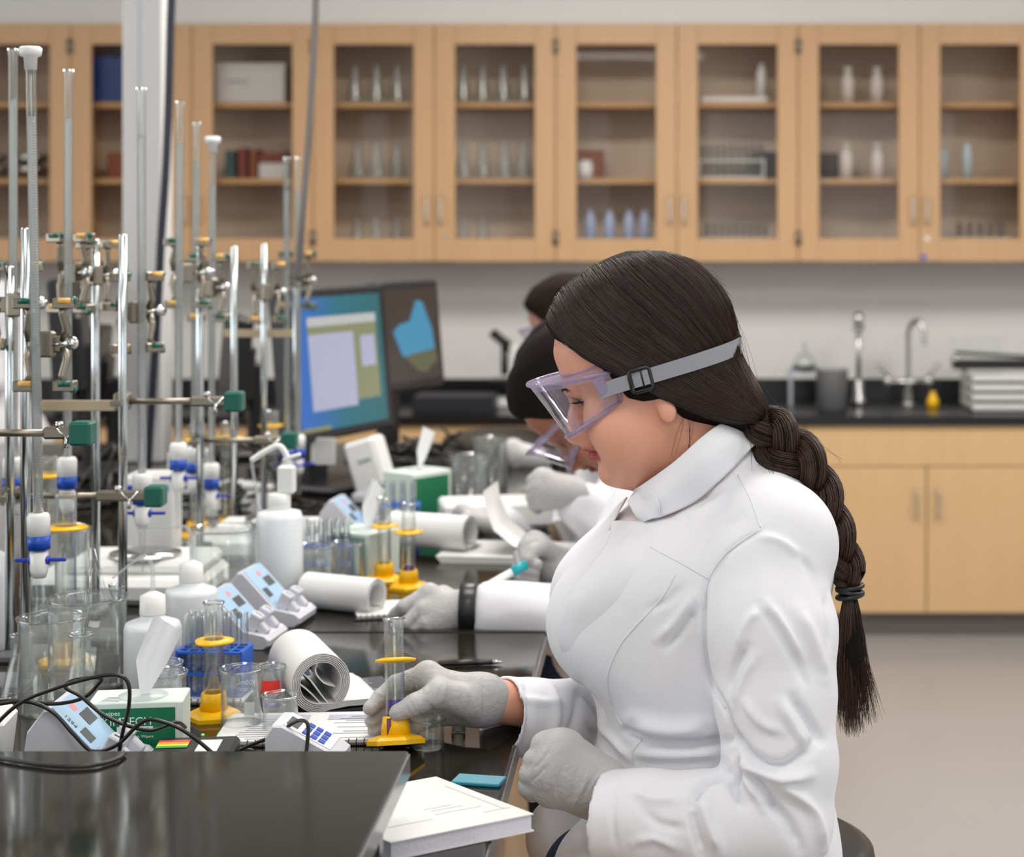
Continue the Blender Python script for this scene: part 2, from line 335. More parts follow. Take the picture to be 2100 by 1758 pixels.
solo('box', MB().box((0,0,.03),(.1,.14,.06),bev=.003), CREAM, S6(565,1), 'small pale box on the middle shelf under a red box', 'box'); solo('box', MB().box((0,0,.02),(.1,.14,.04),bev=.003), REDB, S6(565,1)+Vector((0,0,.061)), 'flat red box stacked on the small pale box', 'box')
solo('box', MB().box((0,0,.05),(.06,.12,.10),bev=.003), BROWNC, S6(245,1), 'brown card box on the middle shelf left of the column', 'box')
solo('box', MB().box((0,0,.055),(.1,.12,.115),bev=.003), BROWNC, S6(1212,1,.15), 'brown card box beside a white jar in the wall cabinet', 'box')
solo('jar', MB().lathe([(0,0),(.03,0),(.032,.05),(.026,.056),(.026,.07),(0,.07)], n=20), WHITEP, S6(1200,1,.05)+Vector((0,0,0)), 'white jar in front of the brown box in the wall cabinet', 'jar')
TUB = mat('bluish_plastic', (168,182,215), .35)
for i, px in enumerate((1210, 1250, 1290, 1322)):
    o = solo('cylinder_bottle', MB().lathe([(0,0),(.022,0),(.022,.15),(.012,.165),(.012,.18),(0,.18)], n=16), TUB, S6(px,2,.1), 'bluish plastic bottle, %s from the left in the cabinet bottom' % NTH[i], 'bottle', group='bluish bottles in the wall cabinet')
bowl = MB().lathe([(0,0),(.03,.002),(.06,.02),(.075,.045),(.072,.045),(.057,.022),(.028,.006),(0,.005)], n=24).mesh('bowl', STEEL)
for i, (px, z) in enumerate([(-16,0),(-16,.046),(70,0),(70,.046)]):
    o = obj('bowl', bowl, None); o.location = S6(px,1)+Vector((0,-.03,z+.001)); tag(o, 'steel bowl, the %s one of the %s stack on the middle shelf' % (('lower','upper')[i % 2], ('left','right')[i//2]), 'bowl', 'steel bowls in the far left cabinet')
def far_rack(px, row, n, w, label):
    t = thing('tube_rack', label, 'rack', S6(px, row, .12)); obj('frame', MB().box((0,0,.004),(w,.08,.008)).box((0,0,.07),(w,.08,.006)).box((-w/2,0,.04),(.006,.08,.08)).box((w/2,0,.04),(.006,.08,.08)), WHITEP, t)
    tm = MB().lathe([(0,.01),(.007,.014),(.008,.13),(.0095,.132),(.0068,.132),(.0066,.016),(0,.013)], n=10).mesh('test_tube', GLASSW)
    for i in range(n):
        for j in (-1, 1):
            o = obj('test_tube', tm, None); o.location = t.location+Vector(((i-(n-1)/2)*w/n, j*.02, 0)); tag(o, 'test tube %s from the left, %s row, in the %s' % (NTH[i], 'front' if j < 0 else 'back', label.replace('white tube rack','rack')), 'test tube', 'tubes racked in the wall cabinets')
far_rack(1500, 1, 9, .25, 'white tube rack on the middle shelf'); far_rack(1510, 2, 9, .25, 'white tube rack on the bottom board'); far_rack(2010, 2, 5, .2, 'short white tube rack at the right end')
solo('tray', MB().box((0,0,.012),(.26,.14,.024),bev=.006), WHITEP, S6(1505,0), 'flat white tray on the upper shelf of the cabinet over the braid', 'tray')
solo('bottle', MB().lathe([(0,0),(.02,0),(.02,.1),(.01,.115),(.01,.13),(0,.13)], n=16), WHITEP, S6(1562,0)+Vector((0,0,.025)), 'white bottle standing on the flat tray', 'bottle')
tall = MB().lathe([(0,0),(.028,0),(.028,.095),(.016,.11),(.016,.128),(.019,.128),(.019,.14),(0,.14)], n=18).mesh('bottle', mat('white_far', (215,205,198), .4))
for row, L in {0: (1738,1799), 1: (1735,1800), 2: (1735,1800)}.items():
    for i, px in enumerate(L):
        o = obj('bottle', tall, None); o.location = S6(px,row,.09); o.scale = (1,1,1.0 if row < 2 else .55)
        tag(o, '%s white bottle on the %s of the cabinet right of the braid' % (('left-hand','right-hand')[i], ('upper shelf','middle shelf','bottom')[row]), 'bottle', 'white bottles in the wall cabinet')
solo('basket', MB().lathe([(0,0),(.05,0),(.062,.1),(.058,.1),(.047,.004),(0,.004)], n=20), mat('dark_basket', (60,40,24), .7), S6(1700,1,.15), 'dark brown basket behind the white bottles on the middle shelf', 'basket')
solo('basket', MB().box((0,0,.05),(.12,.07,.12),bev=.01), MATS['dark_basket'], S6(1568,1,.235)+Vector((0,0,0)), 'dark brown box behind the tube rack on the middle shelf', 'box')
solo('bottle', MB().lathe([(0,0),(.02,0),(.021,.1),(.015,.13),(.015,.135),(0,.135)], n=16), mat('pale_blue_plastic', (190,208,215), .3), S6(1983,1,.08), 'pale blue bottle alone on the right end cabinet middle shelf', 'bottle')
solo('bottle', MB().lathe([(0,0),(.02,0),(.021,.1),(.015,.12),(0,.125)], n=16), MATS['pale_blue_plastic'], S6(1932,1,.09), 'pale blue bottle half hidden by the door stile at right', 'bottle')

# ---------------------------------------------------------------- base cabinets and counter
YB = 6.56; ZC = .82; ZK = P(0, 1258, YB).z; BW = 500/F*YB
HB = ZC-.035-ZK; bd = YW-YB-.02
bm_body = MB().box((0, bd/2+.02, HB/2), (BW-.002, bd-.02, HB)).mesh('body', WOODB)
zp = P(0, 957, YB).z-ZK
bp = MB().box((0,0,0), (BW-.005, .02, HB-zp-.004), bev=.002).mesh('drawer_front', WOODB); bdm = MB().box((0,0,zp/2), (BW/2-.004, .02, zp-.003), bev=.002).mesh('door', WOODB)
for k in range(-7, 3):
    cx = (1650+250+500*k-VX)/F*YB
    if cx-BW/2 < XL or cx+BW/2 > XR: continue
    lab = {0: 'maple sink cabinet under the taps with two doors and pulls', -1: 'maple base cabinet mostly hidden behind the woman', -2: 'maple base cabinet behind the computer monitors'}.get(k, 'maple base cabinet %s the back counter' % (('at the right end of' if k == 1 else 'beyond the frame past the right end of') if k > 0 else ('behind the white column under', 'behind the burette stands under', 'behind the leftmost stands under', 'past the left edge under', 'in the left corner under')[min(4, -k-3)]))
    c = thing('base_cabinet', lab, 'cabinet', (cx, YB, ZK), group='maple base cabinets under the back counter')
    obj('body', bm_body, None, c); d = obj('drawer_front', bp, None, c); d.location = (0, .008, (zp+HB)/2)
    for s in (-1, 1):
        d = obj('door', bdm, None, c); d.location = (s*BW/4, .008, 0); h = obj('handle', pm, None, d); h.location = (-s*(BW/4-.04), -.01, P(0,1032,YB).z-ZK)
struct('baseboard_back', MB().box(((XL+XR)/2, YB+.09, ZK/2), (XR-XL, .04, ZK)), mat('toe_kick', (120,116,114), .6))
c = thing('counter', 'long black resin counter along the back wall with a low backsplash', 'counter', (0, 0, ZC)); obj('worktop', MB().box(((XL+XR)/2, (YB-.025+YW)/2, -.0175), (XR-XL, YW-YB+.02, .035), bev=.003), COUNTER, c)
o = obj('backsplash', MB().box(((XL+XR)/2, YW-.012, .0425), (XR-XL, .02, .083)), COUNTER); o.location = (0,0,ZC); tag(o, 'low black backsplash strip along the back wall above the counter', 'backsplash')
def C(px, py): return B(px, py, ZC)
# taps and things on the counter
def tap(px, label, goose):
    b = C(px, 838); t = thing('tap', label, 'tap', (b.x, 6.93, ZC)); s = 6.93/F
    if goose:
        obj('base', MB().lathe([(.026,0),(.026,.008),(.014,.014),(.012,.06)], n=20), STEEL, t)
        obj('spout', MB().tube(spline([(0,0,.05),(0,0,.2),(0,-.01,.29),(.02,-.03,.325),(.04,-.05,.32),(.052,-.06,.28),(.054,-.062,.24)], 6), .0095, 12), STEEL, t)
        obj('bridge', MB().cyl((-.085,0,.09),(.085,0,.09),.012,n=14), STEEL, t)
        for q in (-1, 1):
            v = obj('valve', MB().lathe([(.013,.075),(.017,.08),(.017,.1),(.01,.115)], (q*.08,0,0), 16), STEEL, t); obj('handle', MB().cyl((q*.08,0,.115),(q*.115,-.01,.155),.006,n=10).lathe([(.012,0),(.014,.008),(0,.014)], (q*.112,-.01,.15), 12), STEEL, v)
    else:
        obj('base', MB().lathe([(.03,0),(.03,.02),(.02,.035),(.016,.09),(.012,.1)], n=20), STEEL, t)
        obj('spout', MB().cyl((0,0,.1),(0,0,.3),.009,n=12).cyl((-.02,0,.3),(.02,0,.3),.013,n=12).lathe([(.012,.3),(.02,.33),(.014,.36),(0,.36)], n=14), STEEL, t)
tap(1768, 'straight chrome service tap on the back counter', False); tap(1872, 'chrome gooseneck tap with two handles on the back counter', True)
solo('eyewash_bottle', MB().lathe([(0,0),(.024,0),(.022,.03),(.012,.045),(.01,.06),(0,.06)], n=16), YELLOW, (X6(1913,6.85),6.85,ZC), 'small yellow bottle beside the gooseneck tap', 'bottle')
t = thing('waste_bin', 'grey plastic bin standing by the straight tap', 'bin', (X6(1706,6.8),6.8,ZC)); obj('body', MB().lathe([(.055,0),(.062,.15),(.066,.152),(.06,.152),(.053,.004)], n=24), mat('bin_grey', (165,166,168), .4), t)
t = thing('balance', 'small glass and metal apparatus on a stand near the backsplash', 'apparatus', (X6(1650,6.95),6.95,ZC)); obj('shelf', MB().box((0,0,.13),(.13,.08,.012)).box((-.055,0,.065),(.01,.06,.13)).box((.055,0,.065),(.01,.06,.13)), GREYP, t)
obj('dome', MB().lathe([(.045,.137),(.04,.17),(.02,.2),(.008,.205),(.008,.24),(0,.24)], n=20), GLASSW, t); obj('ring', MB().lathe([(.05,.136),(.05,.15),(.044,.15),(.044,.136)], n=20, closed=True), DARKMETAL, t)
t = thing('paper_tray', 'white stacking paper tray at the right end of the counter', 'tray', (X6(2062,6.8),6.8,ZC))
for i in range(4): obj('tray_level', MB().box((0,0,.01+i*.036),(.3,.24,.005)).box((-.148,0,.024+i*.036),(.004,.24,.03)).box((0,-.118,.02+i*.036),(.3,.004,.018)), WHITEP, t)
t = thing('hole_punch', 'long black desk punch lying on the paper tray', 'punch', (X6(2040,6.8),6.8,ZC+.149)); obj('body', MB().box((.02,0,.02),(.36,.07,.035),bev=.006), BLACKP, t); obj('lever', MB().box((0,0,.055),(.3,.04,.012),rot=(0,.06,0),bev=.003), BLACKP, t); obj('grip', MB().cyl((-.15,-.03,.04),(-.15,.03,.04),.012), STEEL, t)
solo('binder', MB().box((0,0,.03),(.3,.2,.062),bev=.004), mat('dark_binder', (24,26,34), .5), (X6(935,6.72),6.72,ZC), 'black case lying on the counter behind the monitors', 'case')
t = thing('microscope', 'pale microscope with dark eyepieces on the counter behind the people', 'microscope', (X6(1040,6.9),6.9,ZC)); obj('base', MB().box((0,0,.015),(.12,.16,.03),bev=.006), WHITEP, t); obj('arm', MB().box((.03,0,.13),(.04,.05,.22),bev=.008), WHITEP, t); obj('stage', MB().box((-.01,0,.1),(.1,.1,.012)), BLACKP, t); obj('eyepiece', MB().cyl((.02,0,.22),(-.06,0,.285),.018).cyl((-.01,0,.23),(-.01,0,.12),.014), BLACKP, t)
solo('notice', MB().box((0,0,0),(.2,.002,.15)), PAPER, (X6(2000,YW-.01),YW-.004,1.0), 'small white sheet on the wall over the counter', 'paper')
TAPE = mat('blue_tape', (70,90,190), .6)
solo('sticker', MB().box((0,0,0),(.02,.001,.018)), TAPE, (X6(1893),YC-.0225,P(0,527,YC).z), 'small blue sticker on the bottom rail of the right cabinet door', 'sticker')
solo('sticker', MB().box((0,0,0),(.02,.001,.014)), WHITEP, (X6(1900),YC-.0225,P(0,489,YC).z), 'small white sticker on the right cabinet door frame', 'sticker')
solo('sticker', MB().box((0,0,0),(.02,.001,.014)), mat('grey_sticker', (170,160,150), .5), (X6(914),YC-.0225,P(0,487,YC).z), 'small grey sticker on the flask cabinet door frame', 'sticker')
# ---------------------------------------------------------------- sculpting: a distance field on a grid, then its surface
class Field:
    def __init__(s, lo, hi, h):
        s.lo = np.array(lo, float); s.h = h; s.n = np.ceil((np.array(hi)-s.lo)/h).astype(int)+1
        s.ax = [(s.lo[i]+h*np.arange(s.n[i])).astype(np.float32) for i in range(3)]; s.f = np.full(s.n, 1.0, np.float32)
    def win(s, lo, hi):
        sl = []
        for i in range(3):
            a = int(max(0, math.floor((lo[i]-s.lo[i])/s.h))); b = int(min(s.n[i], math.ceil((hi[i]-s.lo[i])/s.h)+1)); sl.append(slice(a, max(a, b)))
        return tuple(sl)
    def pts(s, sl): return (s.ax[0][sl[0]][:,None,None], s.ax[1][sl[1]][None,:,None], s.ax[2][sl[2]][None,None,:])
    def comb(s, sl, d, k, mode='add'):
        f = s.f[sl]
        if f.size == 0: return
        if mode == 'add':
            if k > 0: hh = np.maximum(k-np.abs(f-d), 0)/k; f[...] = np.minimum(f, d)-hh*hh*k*.25
            else: f[...] = np.minimum(f, d)
        elif mode == 'sub':
            d = -d
            if k > 0: hh = np.maximum(k-np.abs(f-d), 0)/k; f[...] = np.maximum(f, d)+hh*hh*k*.25
            else: f[...] = np.maximum(f, d)
    def cone(s, a, b, ra, rb, k=.01, mode='add', flat=None):       # flat = (direction, factor < 1)
        a = np.array(a, float); b = np.array(b, float); m = max(ra, rb)+k+.012; sl = s.win(np.minimum(a, b)-m, np.maximum(a, b)+m); x, y, z = s.pts(sl)
        ab = b-a; L = max(1e-9, float(ab@ab)); px, py, pz = x-a[0], y-a[1], z-a[2]
        t = np.clip((px*ab[0]+py*ab[1]+pz*ab[2])/L, 0, 1); qx, qy, qz = px-t*ab[0], py-t*ab[1], pz-t*ab[2]
        if flat is not None:
            n = np.array(flat[0], float); n /= np.linalg.norm(n); dd = (qx*n[0]+qy*n[1]+qz*n[2])*(1/flat[1]-1); qx = qx+n[0]*dd; qy = qy+n[1]*dd; qz = qz+n[2]*dd
        s.comb(sl, np.sqrt(qx*qx+qy*qy+qz*qz)-(ra+(rb-ra)*t), k, mode)
    def chain(s, pts, rs, k=.01, flat=None, mode='add'):
        for i in range(len(pts)-1): s.cone(pts[i], pts[i+1], rs[i], rs[i+1], k, mode, flat)
    def ell(s, c, r, rot=0.0, k=.01, mode='add', R=None):           # rot about Y (in the picture plane)
        c = np.array(c, float); m = max(r)+k+.012; sl = s.win(c-m, c+m); x, y, z = s.pts(sl); px, py, pz = x-c[0], y-c[1], z-c[2]
        ca, sa = math.cos(rot), math.sin(rot); qx, qz = ca*px-sa*pz, sa*px+ca*pz; qy = py
        k0 = np.sqrt((qx/r[0])**2+(qy/r[1])**2+(qz/r[2])**2); k1 = np.sqrt((qx/r[0]**2)**2+(qy/r[1]**2)**2+(qz/r[2]**2)**2)+1e-9
        s.comb(sl, k0*(k0-1)/k1, k, mode)
    def surf(s):
        f = s.f; ins = f < 0; c = ins[:-1,:-1,:-1].astype(np.int8)
        cnt = np.zeros(tuple(np.array(f.shape)-1), np.int8)
        for i in (0,1):
            for j in (0,1):
                for k in (0,1): cnt += ins[i:f.shape[0]-1+i, j:f.shape[1]-1+j, k:f.shape[2]-1+k]
        act = np.argwhere((cnt > 0) & (cnt < 8)); idm = np.full(cnt.shape, -1, np.int32); idm[tuple(act.T)] = np.arange(len(act))
        co = {}
        for i in (0,1):
            for j in (0,1):
                for k in (0,1): co[(i,j,k)] = f[act[:,0]+i, act[:,1]+j, act[:,2]+k]
        pos = np.zeros((len(act), 3)); w = np.zeros(len(act))
        for a in co:
            for ax in range(3):
                if a[ax]: continue
                b = list(a); b[ax] = 1; b = tuple(b); va, vb = co[a], co[b]; mk = (va < 0) != (vb < 0); t = np.where(mk, va/(va-vb+1e-12), 0)
                p = np.tile(np.array(a, float), (len(act), 1)); p[:, ax] += t; pos += p*mk[:,None]; w += mk
        pos = (pos/w[:,None]+act)*s.h+s.lo
        faces = []
        for ax in range(3):
            o = [1,1,1]; o[ax] = 0
            A = ins[tuple(slice(o[i], f.shape[i]-1) for i in range(3))]; 
            hi = [f.shape[i]-1 for i in range(3)]; sh = [0,0,0]; sh[ax] = 1
            Bv = ins[tuple(slice(o[i]+sh[i], hi[i]+sh[i]) for i in range(3))]
            e = np.argwhere(A != Bv); 
            if len(e) == 0: continue
            sgn = A[tuple(e.T)]; e = e+np.array(o); a1, a2 = [(ax+1) % 3, (ax+2) % 3]
            def cell(d1, d2):
                q = e.copy(); q[:,a1] -= d1; q[:,a2] -= d2; return idm[tuple(q.T)]
            q = np.stack([cell(1,1), cell(0,1), cell(0,0), cell(1,0)], 1); q[~sgn] = q[~sgn][:, ::-1]; faces.append(q)
        return pos, np.concatenate(faces)
def npmesh(name, V, Fq, mats, smooth=True):
    me = bpy.data.meshes.new(name); me.vertices.add(len(V)); me.vertices.foreach_set('co', np.asarray(V, np.float32).ravel())
    n = Fq.shape[1]; me.loops.add(len(Fq)*n); me.polygons.add(len(Fq)); me.loops.foreach_set('vertex_index', Fq.astype(np.int32).ravel()); me.polygons.foreach_set('loop_start', np.arange(len(Fq), dtype=np.int32)*n)
    me.polygons.foreach_set('use_smooth', np.full(len(Fq), smooth)); me.update(calc_edges=True); me.validate()
    for m in (mats if isinstance(mats, (list, tuple)) else [mats]): me.materials.append(m)
    return me
def vnormals(V, Fq):
    n = np.cross(V[Fq[:,2]]-V[Fq[:,0]], V[Fq[:,3]]-V[Fq[:,1]]); N = np.zeros_like(V)
    for i in range(4): np.add.at(N, Fq[:,i], n)
    return N/(np.linalg.norm(N, axis=1, keepdims=True)+1e-12)
def smooth_v(V, Fq, it=1, lam=.5):
    E = np.concatenate([Fq[:,[0,1]], Fq[:,[1,2]], Fq[:,[2,3]], Fq[:,[3,0]]]); cnt = np.bincount(E.ravel(), minlength=len(V)).astype(float)
    for _ in range(it):
        S = np.stack([np.bincount(E[:,0], V[E[:,1],i], len(V))+np.bincount(E[:,1], V[E[:,0],i], len(V)) for i in range(3)], 1); V = V+lam*(S/cnt[:,None]-V)
    return V
def proj(V): return np.stack([VX+V[:,0]/V[:,1]*F, HY+(EH-V[:,2])/V[:,1]*F], 1)
def poly_dist(uv, pts):
    d = np.full(len(uv), 1e9)
    for a, b in zip(pts[:-1], pts[1:]):
        a = np.array(a, float); b = np.array(b, float); ab = b-a; t = np.clip(((uv-a)@ab)/(ab@ab+1e-9), 0, 1); d = np.minimum(d, np.linalg.norm(uv-a-t[:,None]*ab, axis=1))
    return d
def crease(V, Fq, strokes, near=None):        # strokes: (points in photo px, width px, height m)
    N = vnormals(V, Fq); uv = proj(V); face = np.clip(-(N[:,1])*2.5+.1, 0, 1)
    if near is not None: face = face*(V[:,1] < near)
    D = np.zeros(len(V))
    for pts, w, a in strokes:
        p = np.array([tuple(q)[:2] for q in spline([(x, y, 0) for x, y in pts], 5)]); lo = p.min(0)-3*w; hi = p.max(0)+3*w
        m = np.where((uv[:,0] > lo[0]) & (uv[:,0] < hi[0]) & (uv[:,1] > lo[1]) & (uv[:,1] < hi[1]))[0]
        if len(m) == 0: continue
        dd = poly_dist(uv[m], p); tt = np.minimum(np.linalg.norm(uv[m]-p[0], axis=1), np.linalg.norm(uv[m]-p[-1], axis=1)); L = np.linalg.norm(p[-1]-p[0])*.25+1
        D[m] += a*np.exp(-(dd/w)**2)*np.clip(tt/L+.25, 0, 1)
    return V+N*(D*face)[:,None]
def smtab(keys, cols, n=300, s=6):
    keys = np.array(keys, float); x = np.linspace(keys[0], keys[-1], n); ker = np.exp(-(np.arange(-3*s, 3*s+1)/s)**2/2); ker /= ker.sum(); out = []
    for c in cols:
        y = np.interp(x, keys, c); yp = np.pad(y, 3*s, mode='reflect', reflect_type='odd'); out.append(np.convolve(yp, ker, 'valid'))
    return x, out
def loft(fd, uv_fn, tab, k, pw=2.2, ymid=0, mode='add', vary=None):     # tab: (t, front, back, half) ; uv_fn(x,z) -> (t, b)
    sl = tuple(slice(0, n) for n in fd.n); x, y, z = fd.pts(sl); t, b = uv_fn(x, z); X0, (fr, bk, hw) = tab
    f = np.interp(t, X0, fr); q = np.interp(t, X0, bk); w = np.interp(t, X0, hw); c = (f+q)/2; r = np.abs(f-q)/2
    b = (b-c)/np.maximum(r, 1e-4); yy = (y-ymid)/np.maximum(w, 1e-4)
    d = ((np.abs(b)**pw+np.abs(yy)**pw)**(1/pw)-1)*np.minimum(r, w); d = np.maximum(d, np.maximum(X0[0]-t, t-X0[-1])); fd.comb(sl, d.astype(np.float32), k, mode); return d
def strands_mesh(name, S, r, m, sides=3):       # S: (n, k, 3) polylines ; r: (n, k) or scalar
    S = np.asarray(S, float); n, k, _ = S.shape; T = np.gradient(S, axis=1); T /= np.linalg.norm(T, axis=2, keepdims=True)+1e-9
    up = np.array([.31, .2, .93]); A = np.cross(T, up); A /= np.linalg.norm(A, axis=2, keepdims=True)+1e-9; Bn = np.cross(T, A); R = np.broadcast_to(np.asarray(r, float), (n, k))
    V = np.stack([S+(A*math.cos(2*PI*j/sides)+Bn*math.sin(2*PI*j/sides))*R[..., None] for j in range(sides)], 2).reshape(-1, 3)
    i = np.arange(n)[:,None,None]*k*sides; j = np.arange(k-1)[None,:,None]*sides; q = np.arange(sides)[None,None,:]; q2 = (q+1) % sides
    Fq = np.stack([i+j+q, i+j+q2, i+j+sides+q2, i+j+sides+q], -1).reshape(-1, 4); return npmesh(name, V, Fq, m)
from mathutils.bvhtree import BVHTree
def bvh(V, Fq): return BVHTree.FromPolygons([tuple(v) for v in V], [tuple(int(i) for i in f) for f in Fq])
def cast(tree, u, v, off=0.0, dflt=2.1):        # where the sight line of (u, v) meets the tree
    o = Vector((0, 0, EH)); d = P(u, v, 1.0)-o; h = tree.ray_cast(o, d.normalized())
    if h[0] is None: h = tree.find_nearest(P(u, v, dflt))
    n = h[1] if h[1].y < 0 else -h[1]; return h[0]+n*off
# ---------------------------------------------------------------- the woman
S_ = 1750.0; YM = 2.10
def skinmat(name, rgb, lipc):
    m = bpy.data.materials.new(name); m.use_nodes = True; nt = m.node_tree; b = nt.nodes['Principled BSDF']
    at = nt.nodes.new('ShaderNodeAttribute'); at.attribute_name = 'lip'; mx = nt.nodes.new('ShaderNodeMix'); mx.data_type = 'RGBA'; mx.inputs[7].default_value = (*lin(lipc), 1)
    tc = nt.nodes.new('ShaderNodeTexCoord'); n = nt.nodes.new('ShaderNodeTexNoise'); n.inputs['Scale'].default_value = 25; n.inputs['Detail'].default_value = 6; m2 = nt.nodes.new('ShaderNodeMix'); m2.data_type = 'RGBA'
    c = lin(rgb); m2.inputs[6].default_value = (c[0]*.93, c[1]*.88, c[2]*.86, 1); m2.inputs[7].default_value = (min(1, c[0]*1.06), c[1]*1.1, c[2]*1.12, 1)
    nt.links.new(tc.outputs['Object'], n.inputs[0]); nt.links.new(n.outputs['Fac'], m2.inputs['Factor']); nt.links.new(m2.outputs[2], mx.inputs[6]); nt.links.new(at.outputs['Fac'], mx.inputs['Factor']); nt.links.new(mx.outputs[2], b.inputs['Base Color'])
    n2 = nt.nodes.new('ShaderNodeTexNoise'); n2.inputs['Scale'].default_value = 900; bp = nt.nodes.new('ShaderNodeBump'); bp.inputs['Strength'].default_value = .12; bp.inputs['Distance'].default_value = .0006
    nt.links.new(tc.outputs['Object'], n2.inputs[0]); nt.links.new(n2.outputs['Fac'], bp.inputs['Height']); nt.links.new(bp.outputs[0], b.inputs['Normal'])
    b.inputs['Roughness'].default_value = .45; b.inputs['Subsurface Weight'].default_value = .25; b.inputs['Subsurface Radius'].default_value = (.012, .004, .002); b.inputs['Subsurface Scale'].default_value = 1.0; return m
SKIN = skinmat('skin', (226,164,138), (160,64,68))
def clothmat(name, rgb, bump=.25, scale=1400, rough=.85):
    m = mat(name, rgb, rough); nt = m.node_tree; b = nt.nodes['Principled BSDF']; tc = nt.nodes.new('ShaderNodeTexCoord')
    n = nt.nodes.new('ShaderNodeTexNoise'); n.inputs['Scale'].default_value = scale; n2 = nt.nodes.new('ShaderNodeTexNoise'); n2.inputs['Scale'].default_value = 22; n2.inputs['Detail'].default_value = 3
    b1 = nt.nodes.new('ShaderNodeBump'); b1.inputs['Strength'].default_value = bump; b1.inputs['Distance'].default_value = .0004; b2 = nt.nodes.new('ShaderNodeBump'); b2.inputs['Strength'].default_value = .35; b2.inputs['Distance'].default_value = .004
    for q in (n, n2): nt.links.new(tc.outputs['Object'], q.inputs[0])
    nt.links.new(n.outputs['Fac'], b1.inputs['Height']); nt.links.new(n2.outputs['Fac'], b2.inputs['Height']); nt.links.new(b2.outputs[0], b1.inputs['Normal']); nt.links.new(b1.outputs[0], b.inputs['Normal']); b.inputs['Sheen Weight'].default_value = .15; return m
COAT = clothmat('lab_coat_cloth', (226,226,231)); GLOVE = clothmat('glove_nitrile', (178,176,176), .1, 500, .55)
for n_ in GLOVE.node_tree.nodes:
    if n_.type == 'TEX_NOISE' and n_.inputs['Scale'].default_value == 22: n_.inputs['Scale'].default_value = 95; n_.inputs['Distortion'].default_value = 1.2
    if n_.type == 'BUMP' and abs(n_.inputs['Distance'].default_value-.004) < 1e-5: n_.inputs['Distance'].default_value = .0032; n_.inputs['Strength'].default_value = .5
HAIRM = mat('dark_hair', (24,18,15), .8, **{'Specular IOR Level': .1}); HAIR2 = mat('dark_hair_strand', (42,31,26), .45, **{'Specular IOR Level': .5}); HAIR3 = mat('brown_hair_strand', (66,44,33), .4)
GOG = glassmat('goggle_plastic', (.97,.96,.99), (.8,.74,.9), .9, .08, .5, .30, (.72,.67,.84)); GOGB = glassmat('goggle_band', (.90,.87,.95), (.66,.58,.82), 1.2, .1, .5, .34, (.66,.60,.80)); LENS = glassmat('goggle_lens', (.97,.975,.985), (.85,.84,.92), 1.3, .02, .45, .03, (.8,.8,.86))
STRAP = mat('grey_strap', (148,149,156), .8, bump=.3, bscale=900)
HO = np.array((1313.0, 700.0)); DA = np.array((.357, .934)); DB = np.array((-.934, .357))      # head frame, photo px at depth YM
def headuv(x, z):
    u = VX+x*S_; v = HY+(EH-z)*S_; return ((u-HO[0])*DA[0]+(v-HO[1])*DA[1]), ((u-HO[0])*DB[0]+(v-HO[1])*DB[1])
def HB_(a, b, w=0.0):                       # head frame px -> world
    u, v = HO+DA*a+DB*b; return np.array(((u-VX)/S_, YM+w/S_, EH-(v-HY)/S_))
HT = [(-160,45,-60,35),(-150,75,-100,70),(-125,118,-140,100),(-88,150,-168,120),(-40,177,-186,136),(0,177,-187,138),(35,171,-182,136),(68,160,-168,131),(100,158,-140,126),(130,158,-60,121),(165,158,-14,114),(200,158,16,98),(232,166,46,80),(256,154,66,56),(272,132,86,34),(280,118,100,14)]
def build_head(fd, k=0.012):
    T = np.array(HT, float); tab = smtab(T[:,0]/S_, [T[:,1]/S_, T[:,2]/S_, T[:,3]/S_], s=7)
    loft(fd, lambda x, z: tuple(q/S_ for q in headuv(x, z)), tab, 0, 2.25, YM)
    e = lambda a, b, w, r, kk=.008, mode='add', rr=0: fd.ell(HB_(a, b, w), [q/S_ for q in r], rr, kk, mode)
    c = lambda p, q, ra, rb, kk=.008, mode='add': fd.cone(HB_(*p), HB_(*q), ra/S_, rb/S_, kk, mode)
    tilt = math.atan2(DA[0], DA[1])
    for w in (-1, 1):
        e(69, 163, w*34, (17, 22, 19), .012, 'sub')                 # eye sockets
        e(61, 139, w*35, (19, 21, 14), .006)                        # lids over the eye
        c((40, 172, w*14), (44, 160, w*58), 9, 8, .014)             # brow
        e(118, 128, w*66, (30, 34, 28), .02)                        # cheek bone
        e(160, 90, w*72, (54, 42, 56), .03)                        # cheek
        e(144, 178, w*15, (17, 10, 11), .008)                       # nostril wing
        e(151, 188, w*8, (7, 4, 5), .003, 'sub')                    # nostril
        e(120, -6, w*128, (18, 8, 30), .005, 'add', -tilt); e(146, -4, w*131, (13, 8, 17), .006)     # ear and lobe
    c((56, 158, 0), (95, 178, 0), 12, 14, .012); c((95, 178, 0), (133, 198, 0), 13, 15, .008); c((136, 190, 0), (142, 172, 0), 9, 12, .008)     # nose
    c((150, 168, 0), (160, 171, 0), 14, 13, .014)
    e(168, 168, 0, (21, 27, 8.5), .004); e(165, 176, -8, (13, 9, 6), .003); e(165, 176, 8, (13, 9, 6), .003)
    e(189, 164, 0, (21, 23, 11), .004)                              # lower lip
    for w in (-1, 1): c((183, 156, w*29), (178, 194, 0), 1.6, 2.2, .003, 'sub')
    e(208, 182, 0, (9, 34, 6), .010, 'sub')
    e(232, 147, 0, (31, 36, 26), .014)                              # chin
    e(238, 84, 0, (62, 60, 38), .02)                                # soft under-chin
    e(222, 52, 0, (66, 80, 56), .03)
    fd.cone(P(1385, 850, YM), P(1500, 1010, 2.12), .056, .062, .03)  # neck
W0 = thing('person', 'woman with a long dark braid, clear goggles, white coat and grey gloves holding a cylinder', 'person', P(1470, 1790, 2.12))
WO = np.array(W0.location)
